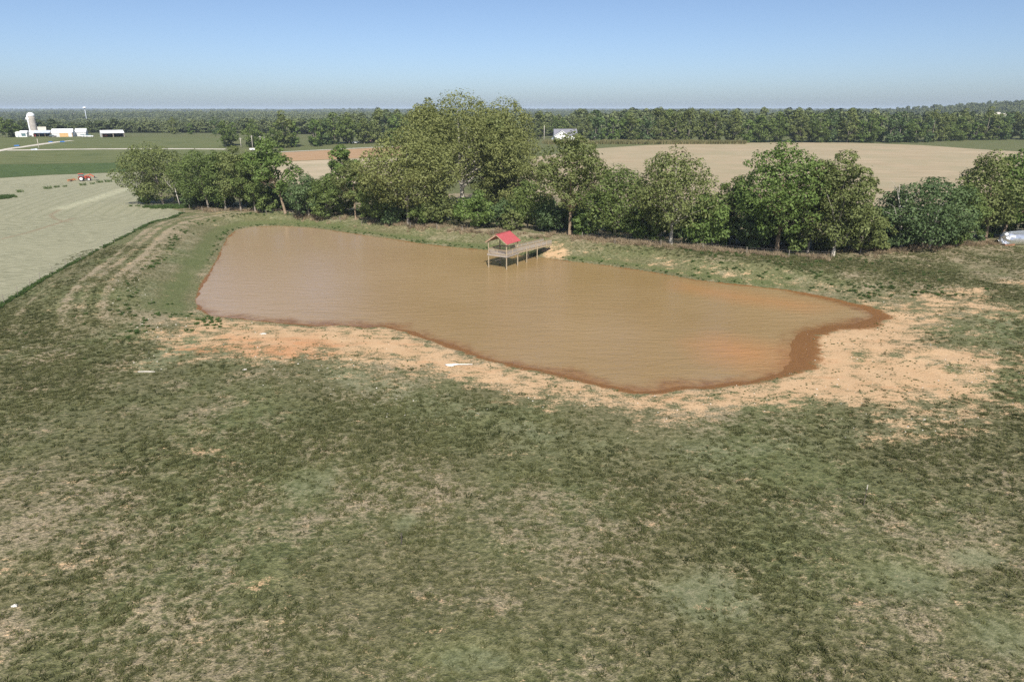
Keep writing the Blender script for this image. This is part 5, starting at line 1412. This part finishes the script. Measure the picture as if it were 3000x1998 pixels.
brush_p = [proto_blades('brush_shape', 34, 0.35, 0.95, 0.045, M['brush'], 0.45, 40 + i) for i in range(3)]
HR = np.array([P(*q)[:2] for q in [(560, 606), (700, 618), (860, 632), (1000, 645), (1150, 660), (1300, 672), (1450, 682), (1600, 692), (1750, 705), (1900, 718), (2050, 732), (2200, 744), (2350, 754), (2440, 757), (2560, 742), (2700, 732), (2800, 722), (2900, 714), (3050, 706)]])
HRs = resample(HR, 3600); X = HRs[:, 0] + rng.normal(0, 0.8, 3600); Y = HRs[:, 1] + rng.normal(0.6, 1.2, 3600)
k = fbm(X, Y, 5, 3, 95) > 0.40 + 0.12 * sst(-X, 0, 40)
s = rng.uniform(0.4, 1.0, k.sum())
scatter('dry_brush', pts_at(X[k], Y[k]), rotz(k.sum(), 0.2), scl3(s, 0.9), rng.uniform(size=k.sum()), brush_p, 'dry tan weeds and brush along the hedgerow foot', 'brush')

# weed clumps standing in the hay field
CL = [(61, 564, 1.5), (140, 554, 1.7), (166, 550, 1.3), (190, 548, 1.0), (243, 544, 1.5), (271, 540, 1.1), (293, 536, 1.5), (318, 534, 1.5), (344, 531, 1.2), (368, 527, 1.4)]
for i, (px, py, sc_) in enumerate(CL):
    g = np.random.default_rng(900 + i); x, y, z = P(px, py)
    o = proto_blades('weed_clump', 60, 0.7, 0.85, 0.09, M['weed_solid'], 0.4, 900 + i); COL.objects.link(o); o.location = (x, y, z + 0.04); o.scale = (sc_, sc_, sc_ * 0.85)
    add_tone(o, np.repeat(g.uniform(0, 1, len(o.data.vertices) // 5), 5))
    ordn = ['leftmost', 'second', 'third', 'fourth', 'fifth', 'sixth', 'seventh', 'eighth', 'ninth', 'rightmost'][i]
    tag(o, ordn + (' green weed clump in the row below the tractor' if i in (0, 9) else ' green weed clump from the left in the row below the tractor'), 'weeds', 'weed clumps left standing in the hay field')
# uncut corner of grass at the left edge, corn strip by the house
n = 900; cx, cy, _ = P(-10, 582); X = cx + rng.normal(0, 1.5, n); Y = cy + rng.normal(0, 2.2, n)
scatter('uncut_grass', pts_at(X, Y), rotz(n, 0.1), scl3(rng.uniform(1.0, 1.7, n)), rng.uniform(0.2, 0.9, n), weed_p, 'dark uncut grass corner in the hay field at the left edge', 'grass')
n = 5200; xa = np.array([P(q, 423)[:2] for q in (1600, 1740, 1900, 2080, 2180)]); R_ = resample(xa, n)
X = R_[:, 0] + rng.normal(0, 1, n); Y = R_[:, 1] + rng.uniform(-2, 13, n) * (1 - 0.8 * np.linspace(0, 1, n) ** 3)
corn_p = [proto_blades('corn_shape', 16, 0.25, 2.2, 0.2, M['corn'], 0.3, 60 + i) for i in range(3)]
scatter('corn_rows', pts_at(X, Y), rotz(n, 0.06), scl3(rng.uniform(0.8, 1.1, n)), rng.uniform(0, 1, n), corn_p, 'strip of tasselled corn beyond the tan field by the house', 'corn')
n = 700; cx, cy, _ = P(500, 606); X = cx + rng.normal(2, 3.5, n); Y = cy + rng.normal(-1, 1.3, n)
scatter('corner_grass', pts_at(X, Y), rotz(n, 0.1), scl3(rng.uniform(0.8, 1.5, n)), rng.uniform(0.3, 1.0, n), weed_p, 'tall green grass at the hay field corner under the trees', 'grass')

# ------------------------------------------------------------------ haze: the air over the whole scene
def make_haze():
    t = NT('haze_air')
    t.t.nodes.remove(t.b)
    pv = t.n('ShaderNodeVolumePrincipled')
    pv.inputs['Color'].default_value = (0.70, 0.84, 1.0, 1); pv.inputs['Density'].default_value = 0.00010
    pv.inputs['Anisotropy'].default_value = -0.1
    t.link(pv.outputs[0], t.out.inputs['Volume'])
    mb = MB().box(-15000, 15000, -700, 15000, -19.8, 62.0)
    o = mb.build('haze', t.m); tag(o, 'thin summer haze over the countryside', kind='stuff')
    return o
make_haze()
